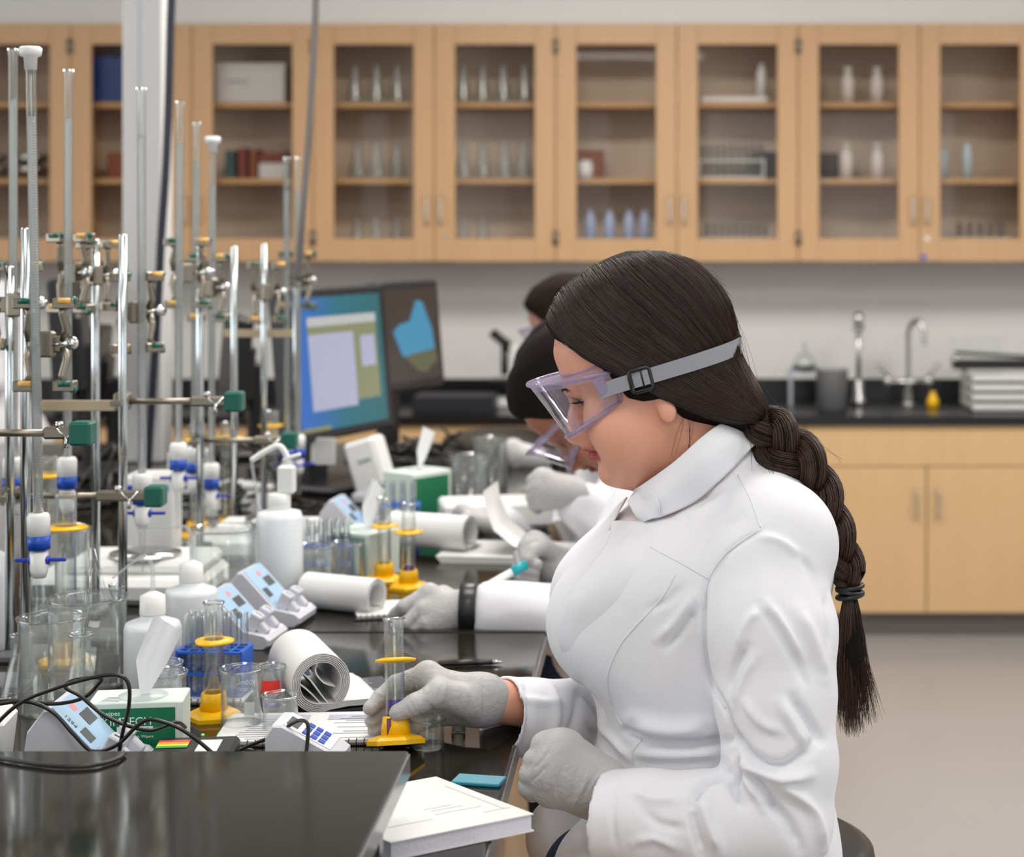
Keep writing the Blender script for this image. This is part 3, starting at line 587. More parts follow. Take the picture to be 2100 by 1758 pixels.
def wpart(name, me, parent=None, **k):
    for_v = np.empty(len(me.vertices)*3, np.float32); me.vertices.foreach_get('co', for_v); for_v = for_v.reshape(-1, 3)-WO.astype(np.float32); me.vertices.foreach_set('co', for_v.ravel()); me.update()
    return obj(name, me, None, parent or W0, **k)
def wmb(name, mb, m, parent=None, **k): return wpart(name, mb.mesh(name, m), parent, **k)
# body: head, neck, torso and limbs in one mesh
fd = Field((-.155, 1.98, 1.12), (.16, 2.22, 1.51), .0019); build_head(fd); hv, hf = fd.surf(); hv = smooth_v(hv, hf, 1, .4)
A, Bq = headuv(hv[:,0], hv[:,2]); Wq = (hv[:,1]-YM)*S_
lip = np.exp(-(((A-179-(Bq<172)*(172-Bq)*.2)/19)**6+((Wq)/29)**6))*np.clip((Bq-154)/6, 0, 1)
TS = [(1000,1325,1600,.085),(1030,1300,1632,.12),(1060,1275,1655,.15),(1100,1218,1680,.175),(1140,1180,1693,.185),(1180,1158,1702,.188),(1230,1148,1708,.185),(1290,1150,1708,.18),(1340,1165,1702,.175),(1390,1190,1695,.168),(1440,1215,1688,.16),(1490,1228,1688,.157),(1540,1222,1695,.162),(1600,1205,1705,.172),(1680,1200,1712,.185),(1740,1240,1708,.185),(1790,1300,1690,.17)]
def torso(fd, grow, k):
    T = np.array(TS, float); tab = smtab(T[:,0]/S_, [(T[:,1]-grow)/S_, (T[:,2]+grow)/S_, T[:,3]+grow/S_], s=5)
    return loft(fd, lambda x, z: ((HY+(EH-z)*S_)/S_, (VX+x*S_)/S_), tab, k, 2.3, 2.125)
SLEEVE_N = [P(1556,1175,1.985), P(1575,1290,1.955), P(1590,1430,1.935), P(1598,1560,1.92), P(1590,1680,1.915)]; RN = [.072, .073, .064, .060, .062]
FORE_N = [P(1590,1680,1.915), P(1450,1692,1.90), P(1330,1690,1.91), P(1235,1682,1.925)]; RF = [.062, .055, .054, .053]
SLEEVE_F = [P(1480,1180,2.265), P(1420,1330,2.31), P(1340,1465,2.30)]; RFF = [.06, .056, .052]
FORE_F = [P(1340,1465,2.30), P(1200,1475,2.225), P(1090,1472,2.165), P(1027,1467,2.135)]; RFF2 = [.052, .05, .046, .0465]
fb = Field((-.30, 1.80, .30), (.24, 2.42, 1.27), .006)
torso(fb, -30, 0)
fb.chain(SLEEVE_N, [r-.02 for r in RN], .02); fb.chain([FORE_N[0], FORE_N[1], FORE_N[2], P(1240,1618,1.94)], [.042, .038, .032, .026], .02)
fb.chain(SLEEVE_F, [r-.014 for r in RFF], .02); fb.chain([FORE_F[0], P(1200,1458,2.22), P(1000,1437,2.125)], [.030, .029, .0256], .01)
fb.cone(P(1440,940,2.1), P(1520,1060,2.12), .052, .075, .03)
for D, dx in ((2.03, 0), (2.21, -30)):       # thighs and shins
    fb.chain([P(1560,1770,D), P(1350+dx,1775,D), P(1215+dx,1800,D)], [.075, .068, .052], .02); fb.chain([P(1215+dx,1800,D), P(1210+dx,2200,D+.02), P(1170+dx,2450,D+.03)], [.054, .048, .036], .02)
bv, bf = fb.surf()
V = np.concatenate([hv, bv]); Fq = np.concatenate([hf, bf+len(hv)]); JEANSM = NAVY
me = npmesh('body', V, Fq, [SKIN, JEANSM]); at = me.attributes.new('lip', 'FLOAT', 'POINT'); at.data.foreach_set('value', np.concatenate([lip, np.zeros(len(bv))]).astype(np.float32))
fz = V[Fq].mean(1); mi = ((fz[:,2] < .875) & (fz[:,1] > 1.965)).astype(np.int32); me.polygons.foreach_set('material_index', mi)
body = wpart('body', me)
# eyes, brows, lashes
EYEW = mat('eye_white', (225,215,210), .15); IRIS = mat('iris', (58,38,26), .1)
for w in (-1, 1):
    c = HB_(64, 136.5, w*35); o = wmb('eye', MB().lathe([(20.3/S_*math.sin(t*PI/12), 20.3/S_*math.cos(t*PI/12)) for t in range(13)][::-1], c, 20), EYEW)
    wmb('iris', MB().lathe([(9/S_, 0), (6/S_, 2.2/S_), (0, 3/S_)], HB_(70, 154.6, w*34), 16, axis=HB_(76, 172, w*33)-HB_(70, 154.5, w*34)), IRIS, o)
hb = bvh(hv, hf); br = []; la = []
for w in (-1, 1):
    for i in range(42):
        t = RNG.random(); a = 34+RNG.normal(0, 1.5)+6*abs(t-.4); b0 = 300; ww = w*(16+52*t)
        o = Vector(HB_(a, b0, ww)); h = hb.ray_cast(o, (Vector(HB_(a, 0, ww))-o).normalized())
        if h[0] is None: continue
        p = h[0]+h[1]*.0004; d = Vector(HB_(a-3+6*t, 100, ww+w*14))-Vector(HB_(a, 100, ww)); br.append([p, p+d*.35+h[1]*.001, p+d*.8+h[1]*.0007])
    for i in range(46):
        t = i/45; ww = w*(16+40*t); a = 64-3*math.sin(t*PI); b = 165-20*(t-.35)**2*3
        p = Vector(HB_(a+6, b-8, ww)); la.append([p, Vector(HB_(a+9, b+3, ww+w*3*(t-.3))), Vector(HB_(a+4, b+12, ww+w*8*(t-.3)))])
wpart('eyebrows', strands_mesh('eyebrows', np.array([[tuple(q) for q in s] for s in br]), .00028, HAIRM)); wpart('eyelashes', strands_mesh('eyelashes', np.array([[tuple(q) for q in s] for s in la]), .0003, HAIRM))

# hair
HTAB = [(515,1285,1362,50),(522,1260,1390,82),(534,1236,1420,106),(555,1200,1450,126),(576,1165,1472,136),(614,1135,1496,143),(652,1118,1507,148),(690,1120,1512,150),(730,1126,1520,151),(770,1150,1543,149),(800,1180,1563,144),(830,1230,1577,128),(850,1300,1580,104),(866,1380,1575,74),(880,1450,1567,50),(896,1500,1560,24)]
def polysd(U, Vv, poly):
    d = np.full(np.broadcast(U, Vv).shape, 1e9); ins = np.zeros(d.shape, bool)
    for i in range(len(poly)):
        ax, ay = poly[i]; bx, by = poly[(i+1) % len(poly)]; ex, ey = bx-ax, by-ay; t = np.clip(((U-ax)*ex+(Vv-ay)*ey)/(ex*ex+ey*ey), 0, 1); d = np.minimum(d, np.hypot(U-ax-t*ex, Vv-ay-t*ey))
        if ey != 0: ins ^= ((ay > Vv) != (by > Vv)) & (U < (bx-ax)*(Vv-ay)/ey+ax)
    return np.where(ins, -d, d)
HLINE = [(1060,600),(1112,664),(1140,692),(1165,702),(1202,728),(1240,748),(1262,772),(1290,806),(1320,812),(1352,806),(1376,820),(1398,848),(1431,868),(1480,876),(1520,900)]
fh = Field((-.145, 1.985, 1.255), (.145, 2.215, 1.50), .0021); T = np.array(HTAB, float); tab = smtab(T[:,0]/S_, [T[:,1]/S_, T[:,2]/S_, T[:,3]/S_], s=5)
loft(fh, lambda x, z: ((HY+(EH-z)*S_)/S_, (VX+x*S_)/S_), tab, 0, 2.2, YM)
uu = VX+fh.ax[0][:,None]*S_; vv = HY+(EH-fh.ax[2][None,:])*S_; sd = polysd(uu, vv, HLINE+[(1900,900),(1900,300),(1060,300)])/S_
g = sd[:,None,:].astype(np.float32); f = fh.f; kk = .006; hh = np.maximum(kk-np.abs(f-g), 0)/kk; fh.f = np.maximum(f, g)+hh*hh*kk*.25
cv, cf = fh.surf(); cv = smooth_v(cv, cf, 1, .5); hair = wpart('hair', npmesh('hair', cv, cf, HAIRM)); ht = bvh(cv, cf)
UPC = [(1118,650),(1140,610),(1168,578),(1205,554),(1250,536),(1317,519),(1374,526),(1431,546),(1470,575),(1496,616),(1507,670),(1512,712),(1532,756),(1556,792),(1568,832)]
LOC = [(1122,660),(1142,686),(1168,700),(1204,726),(1244,748),(1268,774),(1300,800),(1352,808),(1396,840),(1440,862),(1490,872),(1535,872),(1552,868),(1562,862),(1568,856)]
def resamp(pts, n):
    p = np.array([tuple(q)[:2] for q in spline([(a, b, 0) for a, b in pts], 10)]); L = np.r_[0, np.cumsum(np.linalg.norm(np.diff(p, axis=0), axis=1))]; t = np.linspace(0, L[-1], n); return np.stack([np.interp(t, L, p[:,0]), np.interp(t, L, p[:,1])], 1)
UC = resamp(UPC, 100); NK = 34
FAM = np.array([[(1119,652),(1150,694),(1205,733),(1290,778),(1380,826),(1470,860),(1550,866)], [(1146,596),(1180,650),(1240,704),(1330,758),(1410,800),(1490,836),(1554,858)], [(1215,545),(1262,600),(1325,655),(1395,714),(1455,764),(1514,812),(1559,851)],
 [(1317,515),(1378,556),(1435,612),(1476,676),(1508,736),(1540,796),(1564,846)], [(1390,522),(1445,555),(1482,596),(1508,662),(1516,722),(1545,785),(1569,842)]], float)
def fam(a):
    q = min(3.999, max(0, a*4)); i = int(q); f = q-i; return FAM[i]*(1-f)+FAM[i+1]*f
def hair_strands(n, side, rj=1.0):
    out = []
    for i in range(n):
        a = RNG.random()**.85; c = np.array([tuple(q)[:2] for q in spline([(x, y, 0) for x, y in fam(a)], 8)]); t0 = RNG.random()*.14; t1 = 1-RNG.random()*.15; tt = np.linspace(t0, t1, NK)*(len(c)-1); ix = np.arange(len(c))
        j1 = RNG.normal(0, 2.2); j2 = RNG.uniform(0, 6); p = np.stack([np.interp(tt, ix, c[:,0])+j1*np.sin(tt*.12+j2), np.interp(tt, ix, c[:,1])-j1*np.sin(tt*.12+j2)], 1); off = RNG.uniform(.0, .0022)*rj; row = []
        for (u, v) in p:
            if side < 0: q = cast(ht, u, v, off)
            else:
                w = P(u, v, YM); h = ht.ray_cast(Vector((w.x, 2.4, w.z)), Vector((0, -1, 0)))
                if h[0] is None: h = ht.find_nearest(w)
                q = h[0]+h[1]*off*(1 if h[1].y > 0 else -1)
            row.append(tuple(q))
        r = np.array(row); r[1:-1] = .25*r[:-2]+.5*r[1:-1]+.25*r[2:]; out.append(r)
    return np.array(out)
S1 = hair_strands(1700, -1); rr = np.full(S1.shape[:2], .00036); rr[:, -1] = rr[:, 0] = .0001
wpart('strands', strands_mesh('strands', S1, rr, HAIR2), hair, kind='stuff')
S2 = np.concatenate([hair_strands(600, -1, 1.4), hair_strands(420, 1)]); wpart('strands', strands_mesh('strands', S2, .0003, HAIR3), hair, kind='stuff')
fly = []                                    # stray hairs that leave the outline
for i in range(90):
    k = int(RNG.uniform(4, 70)); p0 = UC[k]; d = UC[min(99, k+int(RNG.uniform(12, 26)))]-p0; nrm = np.array((d[1], -d[0]))/(np.linalg.norm(d)+1e-6); am = RNG.uniform(3, 15)
    t = np.linspace(0, 1, 12)[:,None]; c = p0+d*t+nrm*am*np.sin(t*PI*RNG.uniform(.5, 1))+np.array((0, 3)); w = RNG.normal(0, .02); fly.append([tuple(P(u, v, YM+w)) for u, v in c])
for (u0, v0, u1, v1) in [(1400,850,1385,930),(1420,862,1408,915),(1410,860,1402,960),(1540,880,1560,960),(1530,880,1545,950),(1550,900,1590,985),(1545,890,1600,1000),(1560,930,1640,1040),(1570,960,1650,1060),(1650,900,1722,948),(1700,1020,1730,1060),(1560,780,1610,860)]:
    for q in range(2):
        t = np.linspace(0, 1, 12)[:,None]; a = np.array((u0, v0))+RNG.normal(0, 4, 2); b = np.array((u1, v1))+RNG.normal(0, 5, 2); c = a+(b-a)*t+np.array((6, -4))*np.sin(t*PI)*RNG.normal(0, 1); fly.append([tuple(cast(hb, u, v, .002)) if u0 < 1430 else tuple(P(u, v, 2.03)) for u, v in c])
wpart('stray_hairs', strands_mesh('stray_hairs', np.array(fly), .00018, HAIR2), hair, kind='stuff')
# braid: three locks that cross, then a tie and a loose tail
BP = np.array([tuple(P(u, v, D)) for u, v, D in [(1545,846,2.09),(1572,878,2.08),(1600,915,2.075),(1634,955,2.07),(1662,1003,2.07),(1688,1058,2.07),(1712,1110,2.07),(1732,1160,2.07),(1743,1212,2.07)]])
pc = np.array([tuple(q) for q in spline([tuple(p) for p in BP], 16)]); L = np.r_[0, np.cumsum(np.linalg.norm(np.diff(pc, axis=0), axis=1))]; n = 150; t = np.linspace(0, L[-1], n)
pc = np.stack([np.interp(t, L, pc[:,q]) for q in range(3)], 1); Tn = np.gradient(pc, axis=0); Tn /= np.linalg.norm(Tn, axis=1)[:,None]; dep = np.array((0,1,0.)); Sd = np.cross(Tn, dep); Sd /= np.linalg.norm(Sd, axis=1)[:,None]; Dp = np.cross(Sd, Tn)
u = t/L[-1]; Aw = np.interp(u, [0,.12,.3,.5,.7,.9,1], [.011,.0185,.0215,.0195,.0165,.013,.005]); th = 2*PI*(.72+1.75*u)
braid_f = []; mbb = MB()
for i in range(3):
    ph = th+2*PI*i/3; cen = pc+Sd*(Aw*1.0*np.sin(ph))[:,None]+Dp*(Aw*.62*np.sin(2*ph))[:,None]; rl = np.maximum(Aw*.78, .0048)
    mbb.tube([tuple(c) for c in cen], list(rl*.97), 14)
    tg = np.gradient(cen, axis=0); tg /= np.linalg.norm(tg, axis=1)[:,None]; a1 = np.cross(tg, dep); a1 /= np.linalg.norm(a1, axis=1)[:,None]; a2 = np.cross(a1, tg)
    for q in range(130):
        an = RNG.random()*2*PI+np.linspace(0, RNG.normal(1.2, .5), n); ro = rl*RNG.uniform(.95, 1.05); braid_f.append((cen+a1*(ro*np.cos(an))[:,None]+a2*(ro*np.sin(an))[:,None])[::3])
braid = wmb('braid', mbb, HAIRM); wpart('strands', strands_mesh('strands', np.array(braid_f), .00042, HAIR3), braid, kind='stuff')
m = MB()
for i, (dv, tl) in enumerate([(-9, .1), (0, -.08), (9, .12)]):
    c = P(1743, 1213+dv, 2.07); m.tube([c+Vector((.0145*math.cos(a)+tl*.003*math.sin(a), .013*math.sin(a), tl*.02*math.cos(a))) for a in np.linspace(0, 2*PI, 21)], .0029, 8, False)
wmb('hair_tie', m, BLACKP, braid)
tail = []; t0 = P(1743, 1215, 2.07)
for i in range(1100):
    a = RNG.random()*2*PI; q = math.sqrt(RNG.random()); cx, cy = q*math.cos(a), q*math.sin(a); e = RNG.uniform(.62, 1.0); sid = cx
    tt = np.linspace(0, 1, 20)*e; wd = np.interp(tt, [0,.1,.35,.7,1], [9,17,29,37,34]); curl = max(0, sid-.35)*RNG.uniform(0, 1)*95*np.clip(tt-.45, 0, 1)**1.6*2.2
    uu_ = 1743+np.interp(tt, [0,.5,1], [0,2,8])+cx*wd+curl+RNG.normal(0, 2.0)*tt*2+np.sin(tt*9+RNG.uniform(0,6))*tt*2; vv_ = 1215+tt*(300-28*abs(sid)**2-max(0, sid-.3)*60*RNG.random())
    tail.append([tuple(P(x, y, 2.07+cy*.014*min(1, .4+k/6))) for k, (x, y) in enumerate(zip(uu_, vv_))])
tr = np.tile(np.linspace(.00045, .00014, 20), (1100, 1)); wpart('strands', strands_mesh('strands', np.array(tail), tr, HAIR3), braid, kind='stuff')
wmb('tail_core', MB().tube([P(1743,1216,2.07), P(1744,1260,2.07), P(1746,1330,2.07), P(1748,1400,2.07), P(1750,1450,2.07)], [.007,.0125,.016,.013,.002], 12), HAIRM, braid)
# ---------------------------------------------------------------- her coat, gloves, goggles
fc = Field((-.24, 1.80, .66), (.255, 2.42, 1.27), .0033)
torso(fc, 0, 0)
fc.cone(P(1440,950,2.11), P(1545,1080,2.13), .062, .10, .03)
fc.cone(P(1590,1110,2.0), P(1500,1120,2.26), .07, .066, .05)        # shoulders
fc.ell(P(1235,1275,2.04), (.062,.06,.07), .2, .035); fc.ell(P(1245,1275,2.2), (.062,.06,.07), .2, .035)      # bust
fc.chain([P(1560,1765,2.035), P(1380,1775,2.01), P(1262,1795,2.0)], [.09, .080, .070], .03)      # skirt over the thighs
fc.chain([P(1500,1765,2.2), P(1300,1740,2.2), P(1160,1716,2.19)], [.085, .070, .050], .02)
def sleeve(pts, rs, fpts, frs, k):
    fc.chain(pts, rs, k); a = Vector(fpts[-2]); b = Vector(fpts[-1]); d = (b-a).normalized()
    g = Field(fc.lo, fc.ax[0][-1:].tolist()+fc.ax[1][-1:].tolist()+fc.ax[2][-1:].tolist(), fc.h); g.n = fc.n; g.ax = fc.ax; g.f = np.full(fc.n, 1.0, np.float32)
    g.chain(fpts, frs, .01); sl = g.win(np.array(b)-.16, np.array(b)+.16); x, y, z = g.pts(sl)
    pl = (x-b.x)*d.x+(y-b.y)*d.y+(z-b.z)*d.z
    gf = g.f[sl]; inner = Field.__new__(Field); inner.lo, inner.h, inner.n, inner.ax = g.lo, g.h, g.n, g.ax; inner.f = np.full(fc.n, 1.0, np.float32)
    inner.cone(b-d*.07, b+d*.05, frs[-1]-.007, frs[-1]-.0045, 0); gf[...] = np.maximum(np.maximum(gf, pl), -inner.f[sl])
    full = tuple(slice(0, n) for n in fc.n); fc.comb(full, g.f, .008)
    return b, d
sleeve(SLEEVE_N, RN, FORE_N, RF, .014); sleeve(SLEEVE_F, RFF, FORE_F, RFF2, .014)
fc.cone(P(1405,880,2.1), P(1330,960,2.08), .05, .06, .02, 'sub')      # neck opening
kv, kf = fc.surf(); kv = smooth_v(kv, kf, 2, .5)
STROKES = [([(1555,1240),(1590,1285),(1622,1340),(1652,1402)], 9, -.004), ([(1575,1235),(1612,1290),(1645,1350)], 9, .0035), ([(1532,1325),(1505,1375),(1492,1420)], 8, -.004), ([(1550,1345),(1522,1400),(1508,1450)], 9, .0035),
 ([(1500,1498),(1530,1540),(1582,1570),(1625,1562),(1676,1518)], 12, -.009), ([(1512,1562),(1560,1582),(1610,1596),(1660,1590)], 12, .008), ([(1506,1545),(1514,1584),(1506,1615),(1522,1652)], 8, -.008),
 ([(1528,1592),(1548,1625),(1566,1660)], 8, .006), ([(1545,1590),(1575,1630),(1596,1668)], 7, -.005), ([(1420,1646),(1445,1606),(1490,1588)], 9, -.008), ([(1416,1656),(1424,1700),(1440,1750)], 10, -.006), ([(1440,1640),(1452,1690),(1475,1745)], 12, .005),
 ([(1585,1600),(1640,1635),(1672,1672),(1690,1740)], 12, .006), ([(1560,1640),(1610,1680),(1640,1740)], 12, -.006), ([(1625,1432),(1655,1475),(1684,1520)], 10, -.006), ([(1600,1440),(1628,1490),(1650,1530)], 10, .005),
 ([(1284,1497),(1330,1517),(1394,1526),(1450,1524),(1506,1514)], 10, -.010), ([(1300,1480),(1370,1495),(1450,1490)], 20, .006), ([(1298,1545),(1380,1548),(1480,1545)], 12, .004), ([(1350,1310),(1385,1275),(1420,1222)], 9, .004), ([(1365,1330),(1400,1290),(1428,1250)], 8, -.004),
 ([(1330,1250),(1372,1230),(1400,1200)], 9, -.0025), ([(1206,1490),(1240,1530),(1262,1568)], 8, -.006), ([(1222,1480),(1262,1520),(1290,1556)], 8, .004), ([(1196,1420),(1216,1440),(1232,1470)], 7, -.005), ([(1530,1440),(1560,1480),(1600,1500)], 10, .004),
 ([(1640,1250),(1670,1320),(1690,1390)], 14, .004), ([(1510,1330),(1530,1280),(1560,1250)], 12, .003), ([(1695,1215),(1702,1270),(1700,1330)], 8, -.004), ([(1560,1100),(1600,1110),(1640,1140)], 10, .003), ([(1640,1140),(1670,1185),(1690,1240)], 9, -.003),
 ([(1262,1625),(1256,1680),(1262,1735)], 7, -.002), ([(1300,1620),(1340,1640),(1390,1636)], 12, .003), ([(1320,1660),(1350,1690),(1400,1700)], 10, -.003), ([(1300,1730),(1340,1720),(1390,1740)], 10, .003),
 ([(1400,1060),(1440,1050),(1500,1010)], 12, .003), ([(1420,1130),(1460,1090),(1520,1060)], 12, -.0025), ([(1290,1150),(1250,1200),(1200,1250)], 18, .003), ([(1450,1190),(1442,1240),(1441,1330),(1456,1400),(1490,1458),(1508,1540)], 6, -.006),
 ([(1456,1190),(1490,1135),(1527,1106),(1563,1088)], 5, -.0025), ([(1060,1420),(1100,1440),(1150,1440)], 10, .003), ([(1075,1395),(1085,1460),(1080,1540)], 8, -.004), ([(1130,1400),(1140,1470),(1120,1540)], 10, .004), ([(1190,1400),(1180,1470),(1160,1520)], 10, -.004)]
kv = crease(kv, kf, [(a, b*.85, c*1.5) for a, b, c in STROKES])
ph = kv*np.array((19., 19., 15.)); w1 = np.sin(ph[:,0]*1.7+np.sin(ph[:,2]*1.3)*2)*np.sin(ph[:,2]*1.9+ph[:,1]*1.1); kn = vnormals(kv, kf); kv = kv+kn*(w1*.0012)[:,None]
coat = wpart('lab_coat', npmesh('lab_coat', kv, kf, COAT)); kt = bvh(kv, kf)
def sheet(rows, name, m, parent, th=.0016, sub=6):        # rows of world points -> smooth thick cloth
    R = [spline(r, sub) for r in rows]; cols = list(zip(*R)); C = [spline(c, sub) for c in cols]; G = np.array([[tuple(p) for p in c] for c in C]); 
    N = np.cross(np.gradient(G, axis=0), np.gradient(G, axis=1)); N /= np.linalg.norm(N, axis=2, keepdims=True)+1e-9; n, k, _ = G.shape
    mb = MB(); A = (G+N*th/2).reshape(-1, 3); Bb = (G-N*th/2).reshape(-1, 3); vs = list(map(tuple, A))+list(map(tuple, Bb)); o = n*k; fs = []
    for i in range(n-1):
        for j in range(k-1): q = (i*k+j, (i+1)*k+j, (i+1)*k+j+1, i*k+j+1); fs.append(q); fs.append(tuple(o+t for t in q[::-1]))
    bd = [(0, j) for j in range(k)]+[(i, k-1) for i in range(1, n)]+[(n-1, j) for j in range(k-2, -1, -1)]+[(i, 0) for i in range(n-2, 0, -1)]
    for a, b in zip(bd, bd[1:]+bd[:1]): ia, ib = a[0]*k+a[1], b[0]*k+b[1]; fs.append((ia, ib, ib+o, ia+o))
    mb.add(vs, fs, True); return wmb(name, mb, m, parent)
# collar: the near half, the back and the far half in one band
def PC(u, v, D): return P(u, v, D)
top = [PC(1318,1000,2.145), PC(1300,1004,2.085), PC(1325,990,2.045), PC(1385,946,2.022), PC(1440,896,2.03), PC(1485,866,2.06), PC(1510,868,2.11), PC(1480,872,2.165), PC(1400,930,2.2), PC(1330,985,2.175)]
bot = [PC(1310,1060,2.14), PC(1312,1072,2.065), PC(1355,1066,2.0), PC(1425,1040,1.975), PC(1495,990,1.985), PC(1560,945,2.04), PC(1590,950,2.12), PC(1545,960,2.2), PC(1450,1010,2.24), PC(1340,1050,2.21)]
top = top[1:]; bot = bot[1:]
for i in range(1, 6): bot[i] = cast(kt, *[(0,0),(1360,1066),(1425,1036),(1480,990),(1520,945),(1548,918)][i], .004)
mid = [(Vector(a)*.5+Vector(b)*.5)+Vector((0, -.009 if i < 5 else .008, .004)) for i, (a, b) in enumerate(zip(top, bot))]
sheet([top, mid, bot], 'collar', COAT, coat, .0022)
tip = [[PC(1286,1030,2.062), PC(1300,1004,2.080)], [PC(1298,1050,2.056), PC(1306,1040,2.068)], [PC(1316,1074,2.05), PC(1320,1066,2.055)]]
sheet([[PC(1287,1028,2.06), PC(1304,1008,2.07), PC(1335,985,2.04)], [PC(1300,1052,2.045), PC(1325,1040,2.03), PC(1350,1030,2.01)], [PC(1317,1075,2.04), cast(kt,1338,1072,.005), cast(kt,1358,1066,.004)]], 'collar_point', COAT, coat, .0022)
# lapels
def near(u, v, off): return cast(kt, u, v, off)
rowsN = [[(1261, 1080, 0.007), (1290, 1076, 0.005), (1318, 1073, 0.001), (1355, 1078, -0.004)], [(1256, 1112, 0.007), (1284, 1115, 0.005), (1312, 1118, 0.001), (1340, 1122, -0.004)], [(1240, 1142, 0.007), (1268, 1150, 0.005), (1296, 1158, 0.001), (1322, 1166, -0.004)], [(1212, 1176, 0.007), (1238, 1192, 0.005), (1264, 1206, 0.001), (1290, 1218, -0.004)], [(1180, 1222, 0.007), (1200, 1236, 0.005), (1224, 1252, 0.001), (1250, 1264, -0.004)], [(1158, 1270, 0.005), (1176, 1280, 0.003), (1200, 1290, -0.001), (1225, 1300, -0.005)], [(1150, 1318, 0.002), (1168, 1326, 0), (1190, 1334, -0.004), (1212, 1340, -0.006)], [(1164, 1365, -0.004), (1178, 1368, -0.005), (1196, 1372, -0.006), (1212, 1376, -0.007)]]
sheet([[near(*p) for p in r] for r in rowsN], 'lapel', COAT, coat, .002)
sheet([[PC(1286,1020,2.11), PC(1275,1030,2.13), PC(1262,1036,2.16)], [PC(1262,1062,2.085), PC(1240,1072,2.12), PC(1226,1076,2.16)], [PC(1232,1120,2.07), PC(1190,1118,2.10), PC(1180,1118,2.15)], [PC(1190,1178,2.05), PC(1150,1164,2.085), PC(1142,1168,2.13)], [PC(1162,1236,2.05), PC(1134,1224,2.08), PC(1128,1228,2.12)], [PC(1152,1296,2.06), PC(1140,1290,2.08), PC(1136,1288,2.11)]], 'lapel', COAT, coat, .002)
def seam(pts, r=.0009, off=.0004):
    return [near(q.x, q.y, off) for q in spline([(a, b, 0) for a, b in pts], 6)]
m = MB()
for pts in ([(1385,1178),(1357,1226),(1311,1276),(1275,1318),(1252,1364),(1245,1400),(1256,1451),(1284,1497),(1316,1517)], [(1316,1519),(1299,1540),(1298,1568)], [(1334,1122),(1390,1152),(1456,1188)], [(1514,975),(1540,1025),(1560,1083)],
            [(1560,1086),(1527,1106),(1490,1134),(1468,1161),(1452,1193),(1443,1235),(1440,1272),(1442,1331),(1456,1400),(1488,1455)], [(1256,1082),(1250,1112),(1236,1140),(1206,1176),(1172,1222)]):
    m.tube(seam(pts), .0008, 6)
wmb('seams', m, COAT, coat)
# gloves
def glove(name, fdg, crz, cuff):
    v, f = fdg.surf(); v = smooth_v(v, f, 1, .4); v = crease(v, f, crz); return v, f
gr = Field((-.37, 2.02, 1.035), (-.19, 2.21, 1.135), .0014); gr.lo = gr.lo
gr = Field(np.array(P(735,1520,2.15))-np.array((.0,.12,.0)), np.array(P(1060,1335,2.15))+np.array((.02,.09,.02)), .0014)
wr = P(985,1436,2.125); MC = {'i': P(872,1388,2.125), 'm': P(866,1412,2.142), 'r': P(872,1444,2.150), 'p': P(890,1470,2.146)}
gr.cone(P(1004,1436,2.127), wr, .0272, .0275, .012, flat=((0,1,0), .82))
for q, r in (('i',.0150),('m',.0145),('r',.0140),('p',.0125)): gr.cone(wr, MC[q], .0245, r, .014)
gr.chain([MC['i'], P(812,1404,2.136), P(780,1432,2.122), P(759,1453,2.108)], [.0150,.0112,.0100,.0086], .0035)
gr.chain([MC['m'], P(822,1438,2.150), P(786,1462,2.132), P(762,1479,2.116)], [.0135,.0108,.0098,.0083], .003)
gr.chain([MC['r'], P(828,1468,2.150), P(792,1485,2.134), P(767,1498,2.118)], [.013,.0102,.0092,.0078], .003)
gr.chain([MC['p'], P(858,1487,2.144), P(832,1499,2.130), P(812,1502,2.120)], [.0115,.0090,.0082,.0072], .003)
gr.chain([P(962,1442,2.108), P(898,1424,2.085), P(851,1446,2.070), P(816,1462,2.0645)], [.0205,.0152,.0122,.0100], .006)
gr.cone(P(880,1378,2.122), P(900,1410,2.105), .0115, .012, .012)
CRR = [([(845,1398),(852,1412),(858,1428)], 3, -.0012), ([(826,1380),(836,1396),(842,1412)], 3, -.0010), ([(832,1446),(838,1458),(842,1468)], 2.5, -.0009), ([(842,1440),(848,1452),(852,1462)], 2.5, -.0009), ([(873,1400),(874,1420),(868,1440)], 4, .001),
       ([(905,1400),(902,1420),(896,1436)], 3, -.0009), ([(915,1402),(912,1425),(905,1440)], 3, .0009), ([(990,1390),(992,1430),(990,1475)], 3, -.0015), ([(980,1470),(960,1420),(935,1400)], 4, .0008), ([(880,1442),(890,1462),(900,1482)], 4, -.0016), ([(860,1462),(870,1478),(880,1490)], 3, -.0014),
       ([(780,1412),(785,1424),(783,1436)], 3, -.0009), ([(950,1460),(945,1440),(948,1425)], 3, -.0008), ([(964,1475),(960,1455),(962,1440)], 3, -.0008)]
gv, gf = glove('glove', gr, CRR, None); gvv = wpart('glove', npmesh('glove', gv, gf, GLOVE))
def ring(c, d, r0, r1, L, seedk, ir=.0011):           # a loose wavy cuff around the wrist
    d = Vector(d).normalized(); a = d.cross(Vector((0,1,0))).normalized(); b = d.cross(a); m = MB(); rows = []; K = 40
    for off in (0, 1):
        for i in range(7):
            t = i/6 if off == 0 else 1-i/6; r = r0+(r1-r0)*t - off*ir; row = []
            for k in range(K+1):
                an = 2*PI*k/K; rw = r*(1+.03*math.sin(an*5+seedk+t*2)+.02*math.sin(an*11+seedk)); e = Vector(c)+d*(L*t+ .002*math.sin(an*3+seedk)*t); row.append(e+a*math.cos(an)*rw+b*math.sin(an)*rw*.9)
            rows.append(row)
    return m.grid(rows)
wmb('cuff', ring(P(968,1434,2.124), P(1014,1436,2.128)-P(968,1434,2.124), .0275, .0292, .026, .5), GLOVE, gvv)
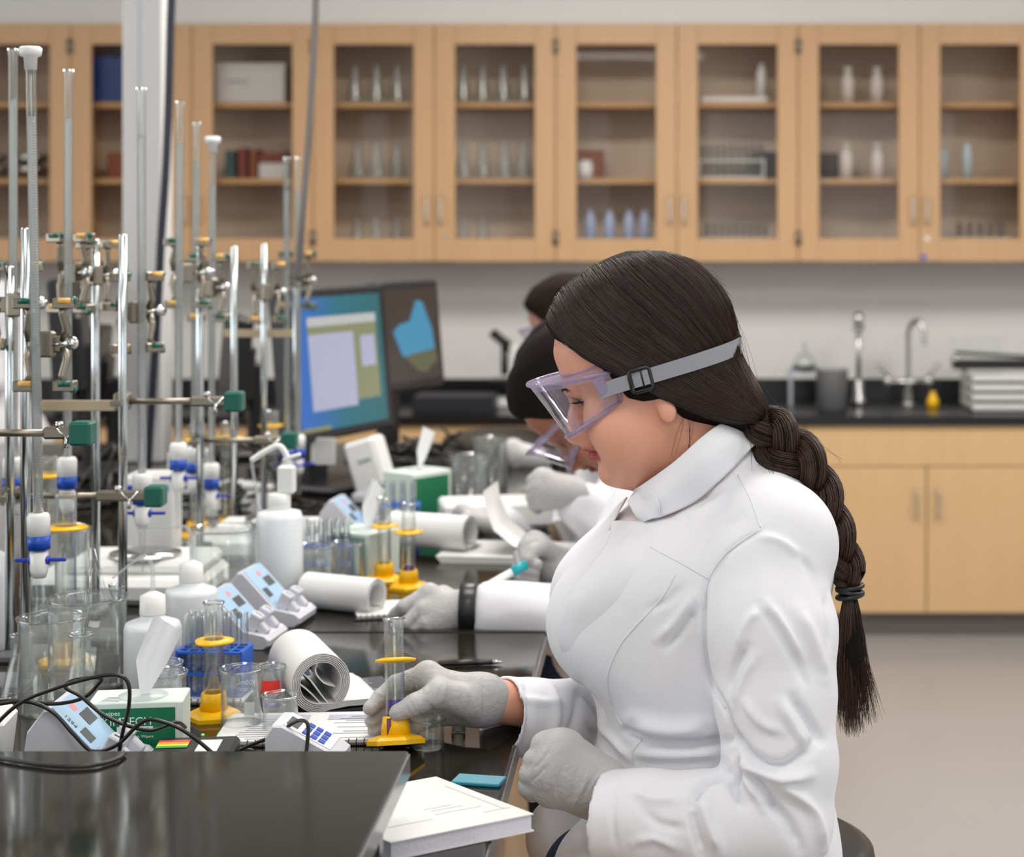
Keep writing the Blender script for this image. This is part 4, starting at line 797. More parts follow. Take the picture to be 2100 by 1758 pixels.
gl = Field(np.array(P(1055,1700,1.95))-np.array((.0,.08,.0)), np.array(P(1300,1470,1.95))+np.array((.0,.08,.0)), .0016)
wl = P(1222,1614,1.945); ML = {'i': P(1150,1532,1.928), 'm': P(1132,1560,1.918), 'r': P(1124,1594,1.918), 'p': P(1130,1620,1.93)}
gl.cone(P(1275,1640,1.94), wl, .0285, .0265, .012)
for q in 'imrp': gl.cone(wl, ML[q], .0255, .0165, .018)
gl.cone(ML['i'], ML['p'], .016, .016, .012)
for q, (a, b, c) in {'i': ((1112,1530,1.945),(1108,1548,1.972),(1135,1552,1.985)), 'm': ((1096,1560,1.940),(1094,1576,1.968),(1125,1578,1.982)), 'r': ((1088,1588,1.938),(1090,1602,1.966),(1120,1602,1.98)), 'p': ((1086,1614,1.942),(1092,1624,1.966),(1118,1618,1.978))}.items():
    gl.chain([ML[q], P(*a), P(*b), P(*c)], [.0145, .0118, .0105, .0095], .004)
gl.ell(P(1150,1522,1.945), (.024,.022,.014), 0, .012)
gl.chain([P(1205,1560,1.955), P(1165,1524,1.962), P(1130,1522,1.972), P(1112,1535,1.98)], [.017, .0135, .0115, .010], .005)
CRL = [([(1118,1520),(1104,1540),(1096,1552)], 3, -.0012), ([(1128,1535),(1110,1562),(1092,1576)], 3, -.0015), ([(1122,1570),(1104,1590),(1088,1604)], 3, -.0015), ([(1140,1560),(1132,1590),(1136,1620),(1140,1645)], 3, .0013), ([(1160,1565),(1144,1600),(1138,1640)], 3, -.0012),
       ([(1190,1570),(1178,1600),(1168,1650)], 3.5, -.0012), ([(1210,1580),(1192,1620),(1172,1660)], 3.5, .0012), ([(1232,1572),(1212,1604),(1196,1640)], 3.5, -.0016), ([(1240,1590),(1220,1625),(1204,1655)], 3.5, .0014), ([(1108,1600),(1110,1620),(1112,1632)], 3, -.001)]
lv, lf = glove('glove', gl, CRL, None); gll = wpart('glove', npmesh('glove', lv, lf, GLOVE)); wmb('cuff', ring(P(1232,1618,1.944), P(1262,1634,1.941)-P(1232,1618,1.944), .0285, .031, .03, 1.7), GLOVE, gll)
# goggles
def build_goggles(parent, mk):
    def U(tf, tb, Wh, th, sq=.55): s = math.sin(th); c = max(0, math.cos(th))**sq; return (tb[0]+(tf[0]-tb[0])*c, tb[1]+(tf[1]-tb[1])*c, Wh*s)
    TF, TB, BF, BB = (1083,788), (1262,752), (1163,893), (1276,812)
    def G(t, s, out=0):
        th = t*PI/2; a = U(TF, TB, .077+out, th); b = U(BF, BB, .066+out, th); u = a[0]+(b[0]-a[0])*s; v = a[1]+(b[1]-a[1])*s; w = a[2]+(b[2]-a[2])*s
        if s > .8: v -= 0
        return Vector(((u-VX)/S_, YM+w, EH-(v-HY)/S_))
    TT = np.linspace(-1, 1, 49); SS = np.linspace(0, 1, 9)
    lens = mk('lens', MB().grid([[G(t, s) for t in TT] for s in SS]), LENS, parent)
    fr = MB(); 
    for s, r in ((.0, .0027), (1.0, .0034)): fr.tube([G(t, s) for t in TT], r, 8, True)
    frame = mk('goggle_frame', fr, GOGB, parent, label='violet-tinted clear frame of the goggles')
    # wide bands along the rims and the posts that frame the windows
    bm_ = MB(); bm_.grid([[G(t, s, .0015) for t in TT] for s in (.02, .07, .13)]); bm_.grid([[G(t, s, .0015) for t in TT] for s in (.84, .92, .99)])
    for c in (-.62, .62, -.30, .30):
        wd = .07 if abs(c) > .5 else .022; bm_.grid([[G(t, s, .0016) for t in np.linspace(c-wd, c+wd, 5)] for s in SS])
    for sg in (-1, 1): bm_.grid([[G(t, s, .0018) for t in (sg*.94, sg*.97, sg*1.0)] for s in SS])
    mk('band', bm_, GOG, frame)
    pl = MB(); back = lambda t, sh, z0: None
    rows = []
    for q in np.linspace(0, 1, 5):
        row = []
        for t in TT:
            p = G(t, 0); e = Vector((HB_(26, 176*max(.0, math.cos(t*PI/2))**.6+2, 0)[0], YM+.075*math.sin(t*PI/2), HB_(26, 176*max(.0, math.cos(t*PI/2))**.6+2, 0)[2])); row.append(p+(e-p)*q)
        rows.append(row)
    pl.grid(rows); up = [[rows[-1][i]+Vector((0,0,.0)) for i in range(len(TT))], [rows[-1][i]+Vector((-.003,0,.010)) for i in range(len(TT))]]; pl.grid(up); mk('top_flange', pl, GOG, frame)
    lip_ = MB().tube(up[1], .0014, 6); mk('lip', lip_, GOGB, frame)
    pb = MB(); rows = []
    for q in np.linspace(0, 1, 4):
        rows.append([G(t, 1)+(Vector((HB_(112, 168*max(.0, math.cos(t*PI/2))**.5, 0)[0], YM+.064*math.sin(t*PI/2), HB_(112, 168*max(.0, math.cos(t*PI/2))**.5, 0)[2]))-G(t, 1))*q*.5 for t in TT])
    pb.grid(rows); mk('bottom_flange', pb, GOG, frame)
    for sg in (-1, 1): mk('strap_clip', MB().box(Vector(((1238-VX)/S_, YM+sg*.0805, EH-(778-HY)/S_)), (.013,.004,.02), (0,-.5,0), .001), GOGB, frame)
    # strap round the head
    rows = [[], [], []]; half = []
    for i in range(33):
        q = i/32; u = 1236+(1519-1236)*math.sin(q*PI/2)**.8; v = 790-86*((u-1236)/286)**.9; w = P(u, v, YM); h = ht.ray_cast(Vector((w.x, 1.8, w.z)), Vector((0, 1, 0)))
        y = (h[0].y-.0062) if h[0] is not None else YM-.03; y = min(y, YM-.079-.011*min(1, (u-1236)/70)) if u < 1400 else y
        half.append([u, v, y])
    half = np.array(half); half[-1,2] = YM-.006; half[-2,2] = min(half[-2,2], YM-.02)
    for _ in range(3): half[1:-1,2] = .25*half[:-2,2]+.5*half[1:-1,2]+.25*half[2:,2]
    for u, v, y in list(half)+[(a, b, 2*YM-c) for a, b, c in half[::-1]]:
        for r, q in zip(rows, (-1, 0, 1)): r.append(Vector(((u-VX)/S_, y, EH-(v+q*(15+2*((u-1236)/286))-HY)/S_)))
    m = MB(); m.grid(rows); m.grid([[p+Vector((.0003,(.0014 if p.y > YM else -.0014),0)) for p in r] for r in rows]); st = mk('strap', m, STRAP, parent, label='grey elastic strap of the goggles')
    m = MB(); c = Vector(((1316-VX)/S_, float(np.interp(1316, half[:,0], half[:,2]))-.001, EH-(765-HY)/S_)); e = math.radians(14); hx, hz = .0118, .0125
    R = Matrix.Rotation(-e, 3, 'Y'); m.tube([c+R@Vector((hx*x, 0, hz*z)) for x, z in ((-.8,-1),(.8,-1),(1,-.8),(1,.8),(.8,1),(-.8,1),(-1,.8),(-1,-.8),(-.8,-1))], .0026, 8); m.tube([c+R@Vector((hx*.15, -.0002, z*hz)) for z in (-1, 1)], .0012, 8); mk('buckle', m, BLACKP, st)
GO = wmb('safety_goggles', MB().tube([Vector(((1262-VX)/S_, YM-.078, EH-(752-HY)/S_)), Vector(((1276-VX)/S_, YM-.067, EH-(812-HY)/S_))], .003, 8).tube([Vector(((1262-VX)/S_, YM+.078, EH-(752-HY)/S_)), Vector(((1276-VX)/S_, YM+.067, EH-(812-HY)/S_))], .003, 8), GOGB)
def mk(name, mb, m, parent, **k):
    if parent is GO or parent.parent is GO: return wmb(name, mb, m, parent if parent is GO else GO, **k)
    return wmb(name, mb, m, parent, **k)
build_goggles(GO, mk)
# ---------------------------------------------------------------- the benches
ZT2 = .91; XB0, XB1 = -1.85, -.168
def bench(y0, y1, label):
    t = thing('lab_bench', label, 'bench', ((XB0+XB1)/2, (y0+y1)/2, 0), group='black-topped lab benches in a row'); w = XB1-XB0; l = y1-y0-.004
    obj('worktop', MB().box((0,0,ZT2-.015),(w,l,.03),bev=.0025), BLACKTOP, t)
    for s in (-1, 1):
        obj('edge_strip', MB().box((s*(w/2+.0012),0,ZT2-.015),(.002,l-.006,.022)), TOPEDGE, t)
    obj('base_cabinet', MB().box((-.02,0,.48),(w-.16,l-.02,.8)), WOOD, t); obj('plinth', MB().box((0,0,.04),(w-.3,l-.06,.08)), BLACKP, t)
    return t
bench(.75, 2.675, 'nearer black lab bench with glossy top carrying the open notebooks')
bench(2.679, 3.9, 'black lab bench with glossy top in front of the second student')
bench(3.904, 5.0, 'far black lab bench that carries the computer monitors')
ZP = 1.007; t = thing('raised_shelf', 'glossy dark raised shelf at the near end of the bench', 'shelf', (-.243-.73, 1.746-.66, ZT2))
obj('top', MB().box((0,0,ZP-ZT2-.012),(1.46,1.32,.024),bev=.002), BLACKTOP, t)
for sx in (-1, 1): obj('edge_strip', MB().box((sx*.731,0,ZP-ZT2-.012),(.002,1.31,.020)), TOPEDGE, t)
for sx in (-1, 1):
    for y in (-.05, .50): obj('leg', MB().box((sx*.718,y,(ZP-ZT2-.024)/2),(.020,.020,ZP-ZT2-.024)), STEEL, t)
def place(t, loc): t.location = loc; return t
def sc(D): return F/D
# ---------------------------------------------------------------- glassware builders (origin at the base)
def vessel(prof, t=.0014): return prof
def beaker(loc, r, h, label, group='beakers on the bench', mark=None, rz=0.0, frost=False, name='beaker', tape=None, liquid=None):
    t = thing(name, label, 'beaker', loc, (0,0,rz), group)
    th = .0015; m = MB(); prof = [(0,0),(r*.93,0),(r,.003),(r,h-.006),(r+.0022,h),(r+.0012,h+.0008),(r-th,h-.006),(r-th,.004),(r*.9,.0028),(0,.0026)]
    n = 40; vs = []; 
    for (q, z) in prof:
        for k in range(n):
            a = 2*PI*k/n; sp = math.exp(-((a-PI/2)/.28)**2)*(.12*r if z > h-.008 else 0); vs.append(((q+sp)*math.cos(a), (q+sp)*math.sin(a), z-(sp*.15 if z > h-.008 else 0)))
    fs = [(i*n+k, i*n+(k+1)%n, (i+1)*n+(k+1)%n, (i+1)*n+k) for i in range(len(prof)-1) for k in range(n)]; m.add(vs, fs, True); obj('wall', m, GLASS, t)
    obj('rim', MB().tube([(math.cos(a)*(r+.0014), math.sin(a)*(r+.0014)+max(0,math.exp(-((a-PI/2)/.28)**2))*.12*r, h) for a in np.linspace(0,2*PI,41)], .0011, 6, False), GLASSRIM, t)
    if mark:
        for i, (s, sz, z) in enumerate(mark):
            o = textobj('volume_marking', s, sz, WHITEINK, t, (0,0,z), (PI/2,0,PI), .00005, 'CENTER'); o.location = (0, r+.0003, z)
            o.rotation_euler = (PI/2, 0, PI)
        o = obj('label_patch', MB().grid([[((r+.0002)*math.cos(a), (r+.0002)*math.sin(a), z) for a in np.linspace(PI/2-.45,PI/2+.1,6)] for z in (h*.12,h*.34)]), WHITEINK, t)
    if tape: obj('tape', MB().grid([[((r+.0005)*math.cos(a), (r+.0005)*math.sin(a), z) for a in np.linspace(-PI/2-1.4,-PI/2+.9,14)] for z in (h*.4,h*.72)]), tape, t)
    if liquid: obj('liquid', MB().lathe([(0,.003),(r-th-.0004,.003),(r-th-.0004,.003+liquid[1]),(0,.003+liquid[1])], n=28), liquid[0], t)
    return t
GLASSRIM = glassmat('glass_rim', (.93,.95,.95), (.5,.55,.55), 2.2, .05, .5)
def flask(loc, r, h, nr, label, group='conical flasks on the bench'):
    t = thing('conical_flask', label, 'flask', loc, (0,0,0), group); th = .0014; nh = h*.32
    obj('wall', MB().lathe([(0,0),(r*.88,0),(r,.004),(r*.97,.011),(nr+.002,h-nh-.004),(nr,h-nh+.004),(nr,h-.006),(nr+.003,h-.003),(nr+.003,h),(nr,h),(nr-th,h-.004),(nr-th,h-nh),(r*.97-th,.012),(r*.86,.003),(0,.0028)], n=36), GLASS, t)
    obj('rim', MB().tube([(math.cos(a)*(nr+.002), math.sin(a)*(nr+.002), h-.0015) for a in np.linspace(0,2*PI,31)], .0015, 6, False), GLASSRIM, t); return t
GRAD = mat('graduation_ink', (96,96,170), .6)
def cylinder_(loc, label, r=.0113, h=.143, liquid=None, tilt=(0,0,0), group='measuring cylinders with yellow bases', guard=.66, grad=True, gr=.0235, base=.034):
    t = thing('measuring_cylinder', label, 'cylinder', loc, tilt, group); th = .0013
    obj('tube', MB().lathe([(0,.012),(r,.012),(r,h-.006),(r+.0018,h-.001),(r+.001,h),(r-th,h-.004),(r-th,.014),(0,.014)], n=32), GLASS, t)
    obj('rim', MB().tube([(math.cos(a)*(r+.0012), math.sin(a)*(r+.0012), h-.0005) for a in np.linspace(0,2*PI,31)], .0012, 6, False), GLASSRIM, t)
    m = MB(); hexp = [(base*math.cos(PI/3*k), base*math.sin(PI/3*k)) for k in range(6)]; hx2 = [(x*.93, y*.93) for x, y in hexp]
    m.add([(x,y,0) for x,y in hexp]+[(x,y,.005) for x,y in hexp]+[(x*.86,y*.86,.0085) for x,y in hexp]+[((r+.006)*math.cos(PI/3*k),(r+.006)*math.sin(PI/3*k),.011) for k in range(6)], [tuple(range(6))[::-1]]+[(i*6+k,i*6+(k+1)%6,(i+1)*6+(k+1)%6,(i+1)*6+k) for i in range(3) for k in range(6)]+[tuple(18+k for k in range(6))])
    m.lathe([(r+.0062,.009),(r+.0035,.031),(r+.0024,.032),(r+.0004,.0315),(r+.0004,.014)], n=28); obj('base', m, YELLOW, t)
    if liquid:
        L = MB().lathe([(0,.0145),(r-th-.0002,.0145),(r-th-.0002,liquid[1]),(0,liquid[1]-.0008)], n=28); obj('liquid', L, liquid[0], t)
    if guard:
        z = h*guard; m = MB(); n = 30; ins = [(r+.0006, -.002), (r+.0006, .002)]; out_ = []
        vs = []; 
        for k in range(n):
            a = 2*PI*k/n; ro = gr*(1+.06*math.cos(3*a)); c, s_ = math.cos(a), math.sin(a); vs += [((r+.0004)*c,(r+.0004)*s_,-.0035),(ro*c,ro*s_,-.0012),(ro*c,ro*s_,.0016),((r+.003)*c,(r+.003)*s_,.0035),((r+.0004)*c,(r+.0004)*s_,.0035)]
        m.add([(x,y,zz+z) for x,y,zz in vs], [(k*5+i,((k+1)%n)*5+i,((k+1)%n)*5+(i+1)%5,k*5+(i+1)%5) for k in range(n) for i in range(5)], True); obj('guard', m, YELLOW, t)
    if grad:
        m = MB(); N = int(h/.0026)
        for i in range(12, N-8):
            z = i*.0026; w = .9 if i % 5 == 0 else .5; m.grid([[((r+.0003)*math.cos(a),(r+.0003)*math.sin(a),zz) for a in np.linspace(-.9, -.9+w, 5)] for zz in (z-.00022, z+.00022)])
        obj('graduations', m, GRAD, t, kind='stuff')
    return t
def wash_bottle(loc, r, h, label, dirn, capr=None, spout=.07, group='wash bottles', rise=.05, hook=.8):
    t = thing('wash_bottle', label, 'bottle', loc, (0,0,0), group); capr = capr or r*.45
    obj('body', MB().lathe([(0,0),(r*.9,0),(r,.006),(r,h*.86),(r*.93,h*.93),(capr*.95,h),(capr*.95,h+.006),(0,h+.006)], n=36), LDPE, t)
    m = MB().lathe([(capr,h+.004),(capr*1.02,h+.006),(capr*.98,h+.028),(capr*.5,h+.032),(.004,h+.034)], n=30)
    c = obj('cap', m, WHITEP, t); z = h+.03; d = Vector(dirn)
    obj('spout', MB().tube(spline([(0,0,z-.004),(0,0,z+rise*.7),tuple(d*.006+Vector((0,0,z+rise))),tuple(d*.016+Vector((0,0,z+rise+.002))),tuple(d*spout+Vector((0,0,z+rise*hook)))], 7), list(np.linspace(.0032,.0016,29)), 10), SPOUT, t); return t
SPOUT = glassmat('clear_spout', (.93,.94,.95), (.7,.73,.76), 1.6, .1, .5, .25, (.85,.87,.9))
def tubemesh(r=.0052, h=.1):
    return MB().lathe([(0,0),(r*.6,.0015),(r,.006),(r,h-.002),(r+.001,h),(r-.0007,h),(r-.0008,.006),(0,.002)], n=16)
TM = tubemesh().mesh('test_tube', GLASS)
def rack(loc, nx, ny, label, rz, w=.095, d=.05, m_=None):
    t = thing('test_tube_rack', label, 'rack', loc, (0,0,rz)); m_ = m_ or BLUE
    for i, z in enumerate((.004, .034, .062)):
        m = MB(); 
        if i == 0: m.box((0,0,z),(w,d,.004),bev=.001)
        else:                                               # a plate with holes: strips between the tubes
            for a in range(nx+1): m.box((-w/2+w*a/nx,0,z),(w/nx*.32,d,.003))
            for b in range(ny+1): m.box((0,-d/2+d*b/ny,z),(w,d/ny*.32,.0028))
        obj('plate', m, m_, t)
    for s in (-1, 1): obj('end_panel', MB().box((s*(w/2+.0015),0,.032),(.003,d,.064),bev=.001), m_, t)
    for a in range(nx):
        for b in range(ny):
            if RNG.random() < .12: continue
            o = obj('test_tube', TM, None); o.location = Vector(loc)+Vector(Euler((0,0,rz)).to_matrix()@Vector((-w/2+w*(a+.5)/nx,-d/2+d*(b+.5)/ny,.0062))); tag(o, 'tube %s from the left, %s row, %s' % (NTH[a], ('front','middle','back')[b], 'in the nearest blue rack' if 'full' in label else 'in the blue rack by the squeeze bottle' if 'of clear' in label else 'in the farthest blue rack'), 'test tube', 'test tubes in the blue racks')
    return t
# ---------------------------------------------------------------- the held cylinder and what lies near it
cb = P(812, 1535, 2.068)
cylinder_((cb.x, cb.y, ZT2+.0095), 'measuring cylinder with purple liquid held between her gloved fingers', liquid=(PURPLE, .050), tilt=(-.25, math.radians(-3.2), 0))
c0 = [o for o in bpy.data.objects if o.name.startswith('measuring_cylinder')][0]; obj('slot', MB().box((-.0052,-.0150,.0205),(.0052,.0016,.018)), DARKRED, c0, label='dark red slot in the yellow base')
b = B(876, 1534); beaker(b, .0197, .034, 'small clear beaker right beside the held measuring cylinder', mark=[('50mL', .005, .022)])
b = B(940, 1502); t = thing('vial', 'small straight clear vial behind the gloved wrist', 'vial', b); obj('wall', MB().lathe([(0,0),(.0085,0),(.0085,.034),(.0078,.034),(.0077,.002),(0,.002)], n=24), GLASSRIM, t); obj('rim', MB().lathe([(.0085,.033),(.0092,.0345),(.0085,.036),(.0078,.035)], n=24, closed=True), GLASS, t)
# rolled notebook
t = thing('notebook', 'notebook rolled back into a thick paper tube beside the blue rack', 'notebook', (-.4210,2.236,ZT2), (0,0,math.atan2(.056,.131)), 'paper notebooks on the bench')
def rolled(t, R, L, flat, n, th=.0011, ang=330, mt=PAPER, inner=True):
    for i in range(n):
        r = R-i*.0021; pr = [(flat-i*.002, .0012+i*.0013, 0)]+[(flat*(1-q), .0012+i*.0013+.004*math.sin(q*PI), 0) for q in (.3, .6, .85)]
        pr = [(x, z) for x, z, _ in pr]; pr += [(-r*math.sin(a)*1.0, R-r*math.cos(a)) for a in np.radians(np.linspace(4, ang-i*2, 34))]
        G = []
        for j in range(9): y = L*j/8; G.append([(x, y+ .002*math.sin(i*1.7)*(j/8), z) for x, z in pr])
        m = MB(); m.grid(G); N = np.array(G); sh = np.array([(x-(0 if abs(x) > R else 0), y, z) for row in G for x, y, z in row]); 
        G2 = [[(x*(1-th/max(R,.01)) if z > .004 and x < R else x, y, R+(z-R)*(1-th/R)) for x, y, z in row] for row in G]; m.grid([r_[::-1] for r_ in G2])
        for j0, row, row2 in ((0, G[0], G2[0]), (1, G[-1], G2[-1])): m.grid([row, row2] if j0 else [row2, row])
        m.grid([[g[-1] for g in G], [g[-1] for g in G2]])
        obj('page', m, mt, t)
    if inner:
        for q, cv in enumerate(([(-.022,.050),(-.012,.040),(-.001,.024),(.007,.013),(.012,.006)], [(-.030,.040),(-.020,.032),(-.008,.020),(.0,.010)], [(-.004,.062),(-.006,.050),(.004,.036),(.018,.030)])):
            c = spline([(x, 0, z) for x, z in cv], 6); m = MB(); G = [[(p.x, .004+L*.9*j/4, p.z) for p in c] for j in range(5)]; m.grid(G); m.grid([[(x+.0012,y,z+.0008) for x,y,z in r_][::-1] for r_ in G]); m.grid([[(p.x,.004,p.z) for p in c],[(p.x+.0012,.004,p.z+.0008) for p in c]]); obj('page', m, PAPER, t)
rolled(t, .0372, .145, .085, 6)
obj('cover', MB().box((.055,.07,.0008),(.12,.15,.0012)), mat('notebook_cover', (42,46,56), .5), t)
m = MB()
for i in range(9): m.box((.058+RNG.uniform(-.004,.004),.03+i*.011,.0062),(.05+RNG.uniform(-.012,.01),.0016,.0003))
obj('handwriting', m, INKL, t)
def pad(loc, rz, w, d, label, name='notebook', n=3, printed=True, group='paper notebooks on the bench'):
    t = thing(name, label, 'notebook', loc, (0,0,rz), group); obj('cover', MB().box((0,0,.0015),(w+.006,d+.006,.003),bev=.001), BLACKP, t)
    for i in range(n): obj('page', MB().box((RNG.uniform(-.001,.001),.001,.0034+i*.0012),(w-.004,d-.003,.0011)), PAPER, t)
    if printed:
        m = MB(); z = .0034+n*.0012-.0003
        for c in (-1, 1):
            for i in range(int(d/.009)-1):
                if RNG.random() < .2: continue
                m.box((c*w*.24+RNG.uniform(-.003,.003),-d/2+.012+i*.009,z),(w*.36*RNG.uniform(.5,1),.0022,.0002))
        obj('printing', m, INKL, t); m = MB(); m.box((w*.2,d*.3,z),(w*.35,.022,.0002)); m.box((-w*.22,d*.26,z),(w*.3,.03,.0002)); obj('picture', m, mat('print_grey', (178,178,192), .7), t)
    m = MB()
    for i in range(int(w/.009)): m.tube([(-w/2+.006+i*.009,-d/2+.004+.0045*math.cos(a)-.0045,.004+.0045*math.sin(a)) for a in np.linspace(0,2*PI,9)], .0006, 5, False)
    obj('spiral_wire', m, BLACKP, t, kind='stuff'); return t
pad((-.407,2.155,ZT2), .06, .235, .125, 'open spiral notebook with printed pages under the small beakers')
pad((-.575,2.30,ZT2), .0, .0001+.10, .06, 'corner of a printed sheet stack behind the green carton', n=2, printed=False)
t = thing('pen', 'grey pen lying behind the gloved hand', 'pen', B(965,1366)+Vector((0,0,.0045)), (0,0,.15)); obj('barrel', MB().cyl((-.045,0,0),(.03,0,0),.0042,n=12), DARKMETAL, t); obj('tip', MB().cyl((.03,0,0),(.045,0,-.001),.004,.0006,n=12), STEEL, t)
# thick book at the near corner
R_ = Vector((-.126,1.799)); u1 = Vector((-.84,-.54)); u2 = Vector((-.68,.73)); t = thing('book', 'thick white paperback at the near corner of the bench', 'book', (R_.x, R_.y, ZT2+.0005))
poly = lambda g: [tuple(u1*a+u2*b) for a, b in ((g,g),(.155-g,g),(.155-g,.165-g),(g,.165-g))]
obj('page_block', MB().prism(poly(.001), .0145, Matrix.Translation((0,0,.0015))), mat('page_edges', (214,212,222), .8, bump=.3, bscale=300), t); obj('cover', MB().prism(poly(-.001), .0012), PAPER, t); obj('cover', MB().prism(poly(-.0005), .0012, Matrix.Translation((0,0,.0165))), PAPER, t)
m = MB()
for i, (a, b, l) in enumerate([(.02,.03,.03),(.05,.05,.05),(.055,.062,.035),(.06,.07,.03),(.11,.04,.05)]):
    p = u1*a+u2*b; m.box((p.x,p.y,.0179),(l,.0012,.0002),rot=(0,0,.55))
m.box((*(u1*.012+u2*.08),.0179),(.10,.0012,.0002),rot=(0,0,-.82)); obj('printing', m, mat('faint_ink', (188,188,192), .7), t)
solo('card', MB().box((0,0,.002),(.055,.03,.004),bev=.001), mat('teal_card', (50,140,160), .4), B(972,1612)+Vector((.004,.012,0)), 'small teal card lying beyond the thick white book', 'card', rot=(0,0,-.2))
# ---------------------------------------------------------------- instruments
def device(loc, label, rz=0, scl=1.0, text='1294'):
    t = thing('bench_meter', label, 'meter', loc, (0,0,rz), 'blue-faced bench meters'); dpt = .085
    prof = [(0,.004),(.004,0),(.118,0),(.126,.006),(.127,.014),(.120,.020),(.088,.026),(.034,.083),(.026,.082),(.008,.058)]
    M = Matrix.Rotation(PI/2, 4, 'X')@Matrix.Scale(-1, 4, (0,0,1)); m = MB(); pr = [(x*scl, z*scl) for x, z in prof]; n = len(pr)
    ins = [((x-.06*scl)*.965+.06*scl, (z-.035*scl)*.965+.035*scl) for x, z in pr]
    vs = [(x, 0, z) for x, z in ins]+[(x, .004, z) for x, z in pr]+[(x, dpt-.004, z) for x, z in pr]+[(x, dpt, z) for x, z in ins]
    m.add(vs, [tuple(range(n))]+[(i*n+k, (i+1)*n+k, (i+1)*n+(k+1)%n, i*n+(k+1)%n) for i in range(3) for k in range(n)]+[tuple(3*n+k for k in range(n))[::-1]]); obj('body', m, METERW, t)
    a = Vector((.034,0,.083))*scl; d = (Vector((.088,0,.026))*scl-a); L = d.length; d.normalize(); nn = Vector((-d.z,0,d.x)); nn = nn if nn.z > 0 else -nn
    def onp(name, s0, s1, y0, y1, mt, h=.0012, off=0.0, par=None):
        c = a+d*(s0+s1)/2+nn*(off+h/2)+Vector((0,(y0+y1)/2,0)); o = obj(name, MB().box((0,0,0),(s1-s0,y1-y0,h)), mt, par or t); o.location = c; o.rotation_euler = (0, math.atan2(-d.z, d.x), 0); return o
    p = onp('face_panel', 0.0, L*.98, .006, dpt-.006, PANELBLUE)
    onp('display', L*.30, L*.52, .044, .072, LCD, .0006, .0012); onp('display', L*.50, L*.72, .014, .032, LCD, .0006, .0012)
    onp('red_mark', L*.12, L*.24, .040, .052, PINKM, .0003, .0012)
    for y in (.02, .06): onp('button', L*.84, L*.93, y-.005, y+.005, GREYP, .0015, .0012)
    o = textobj('lettering', text, .010, INK, t, tuple(a+d*L*.18+nn*.0014+Vector((0,.012,0))), (0, math.atan2(-d.z, d.x), 0), .0001)
    for y in (.022, .062):
        h = obj('cell_holder', MB().box((.096*scl,y,.036),(.018,.02,.026),rot=(0,.5,0),bev=.002).box((.108*scl,y,.026),(.02,.013,.014),rot=(0,.8,0),bev=.002), METERW, t); obj('slot', MB().box((.102*scl,y,.046),(.012,.004,.003),rot=(0,.5,0)), INK, h)
    return t
METERW = mat('meter_shell', (206,206,214), .45); LCD = mat('lcd', (92,96,98), .2); PINKM = mat('pink_print', (236,150,160), .5)
device((-.694,1.944,ZT2), 'blue-faced bench meter tangled in black cords beside the green carton', 0, 1.0, '1294')
b = B(386, 1330); device((b.x,b.y,ZT2), 'blue-faced bench meter behind the blue test tube rack', -.12, .95, '')
b = B(452, 1284); device((b.x,b.y,ZT2), 'blue-faced bench meter beside the tall white wash bottle', -.12, .98, '')
device((-.655,3.42,ZT2), 'blue-faced bench meter half hidden behind a tissue', -.1, 1.0, '')
t = thing('label_printer', 'tall white device with a blue lower face near the monitor', 'device', (-.66,3.95,ZT2), (0,0,-.25)); obj('body', MB().box((.03,0,.07),(.075,.07,.14),rot=(0,-.3,0),bev=.008), WHITEP, t); obj('foot', MB().box((.05,0,.012),(.10,.09,.024),bev=.006), METERW, t); obj('face_panel', MB().box((.085,-.01,.03),(.045,.06,.008),rot=(0,.7,0)), PANELBLUE, t); obj('lettering', MB().box((.028,-.037,.095),(.03,.001,.006),rot=(0,-.3,0)), INKL, t)
t = thing('power_adapter', 'white device with grey side cut off by the left edge', 'device', (-.765,1.975,ZT2), (0,0,.1)); obj('body', MB().box((0,.04,.035),(.075,.085,.07),rot=(0,.12,0),bev=.012), WHITEP, t); obj('side_panel', MB().box((.004,-.0015,.022),(.06,.004,.035),rot=(0,.12,0),bev=.002), METERW, t)
# handheld meter
t = thing('handheld_meter', 'white handheld meter with blue keys and a black cable', 'meter', (-.432,1.965,ZT2), (0,0,-.05)); pr = [(0,0),(.072,0),(.084,.012),(.083,.024),(.072,.032),(.018,.060),(.008,.060),(0,.048)]
vs = [(x,0.003,z) for x,z in pr]+[(x,.055,z) for x,z in pr]; ins = [(x*.95+.002,-.0,z*.95+.001) for x,z in pr]; m = MB(); n = 8; m.add(ins+vs, [tuple(range(n))]+[(i*n+k,(i+1)*n+k,(i+1)*n+(k+1)%n,i*n+(k+1)%n) for i in range(2) for k in range(n)]+[tuple(2*n+k for k in range(n))[::-1]]); obj('body', m, METERW, t)
a = Vector((.018,0,.060)); d = Vector((.072,0,.032))-a; L = d.length; d.normalize(); nn = Vector((-d.z,0,d.x)); ry = math.atan2(-d.z, d.x)
def onk(name, s, y, w, l, mt, h=.0014):
    o = obj(name, MB().box((0,0,0),(w,l,h),bev=.0004), mt, t); o.location = a+d*s+nn*(h/2)+Vector((0,y,0)); o.rotation_euler = (0,ry,0)
onk('top_plate', L*.5, .029, L*.98, .046, WHITEP, .001); onk('display', .010, .026, .014, .026, LCD, .002)
for i in range(3):
    for j in range(3): onk('key', .027+i*.010, .014+j*.014, .0075, .010, DKBLUE, .0022)
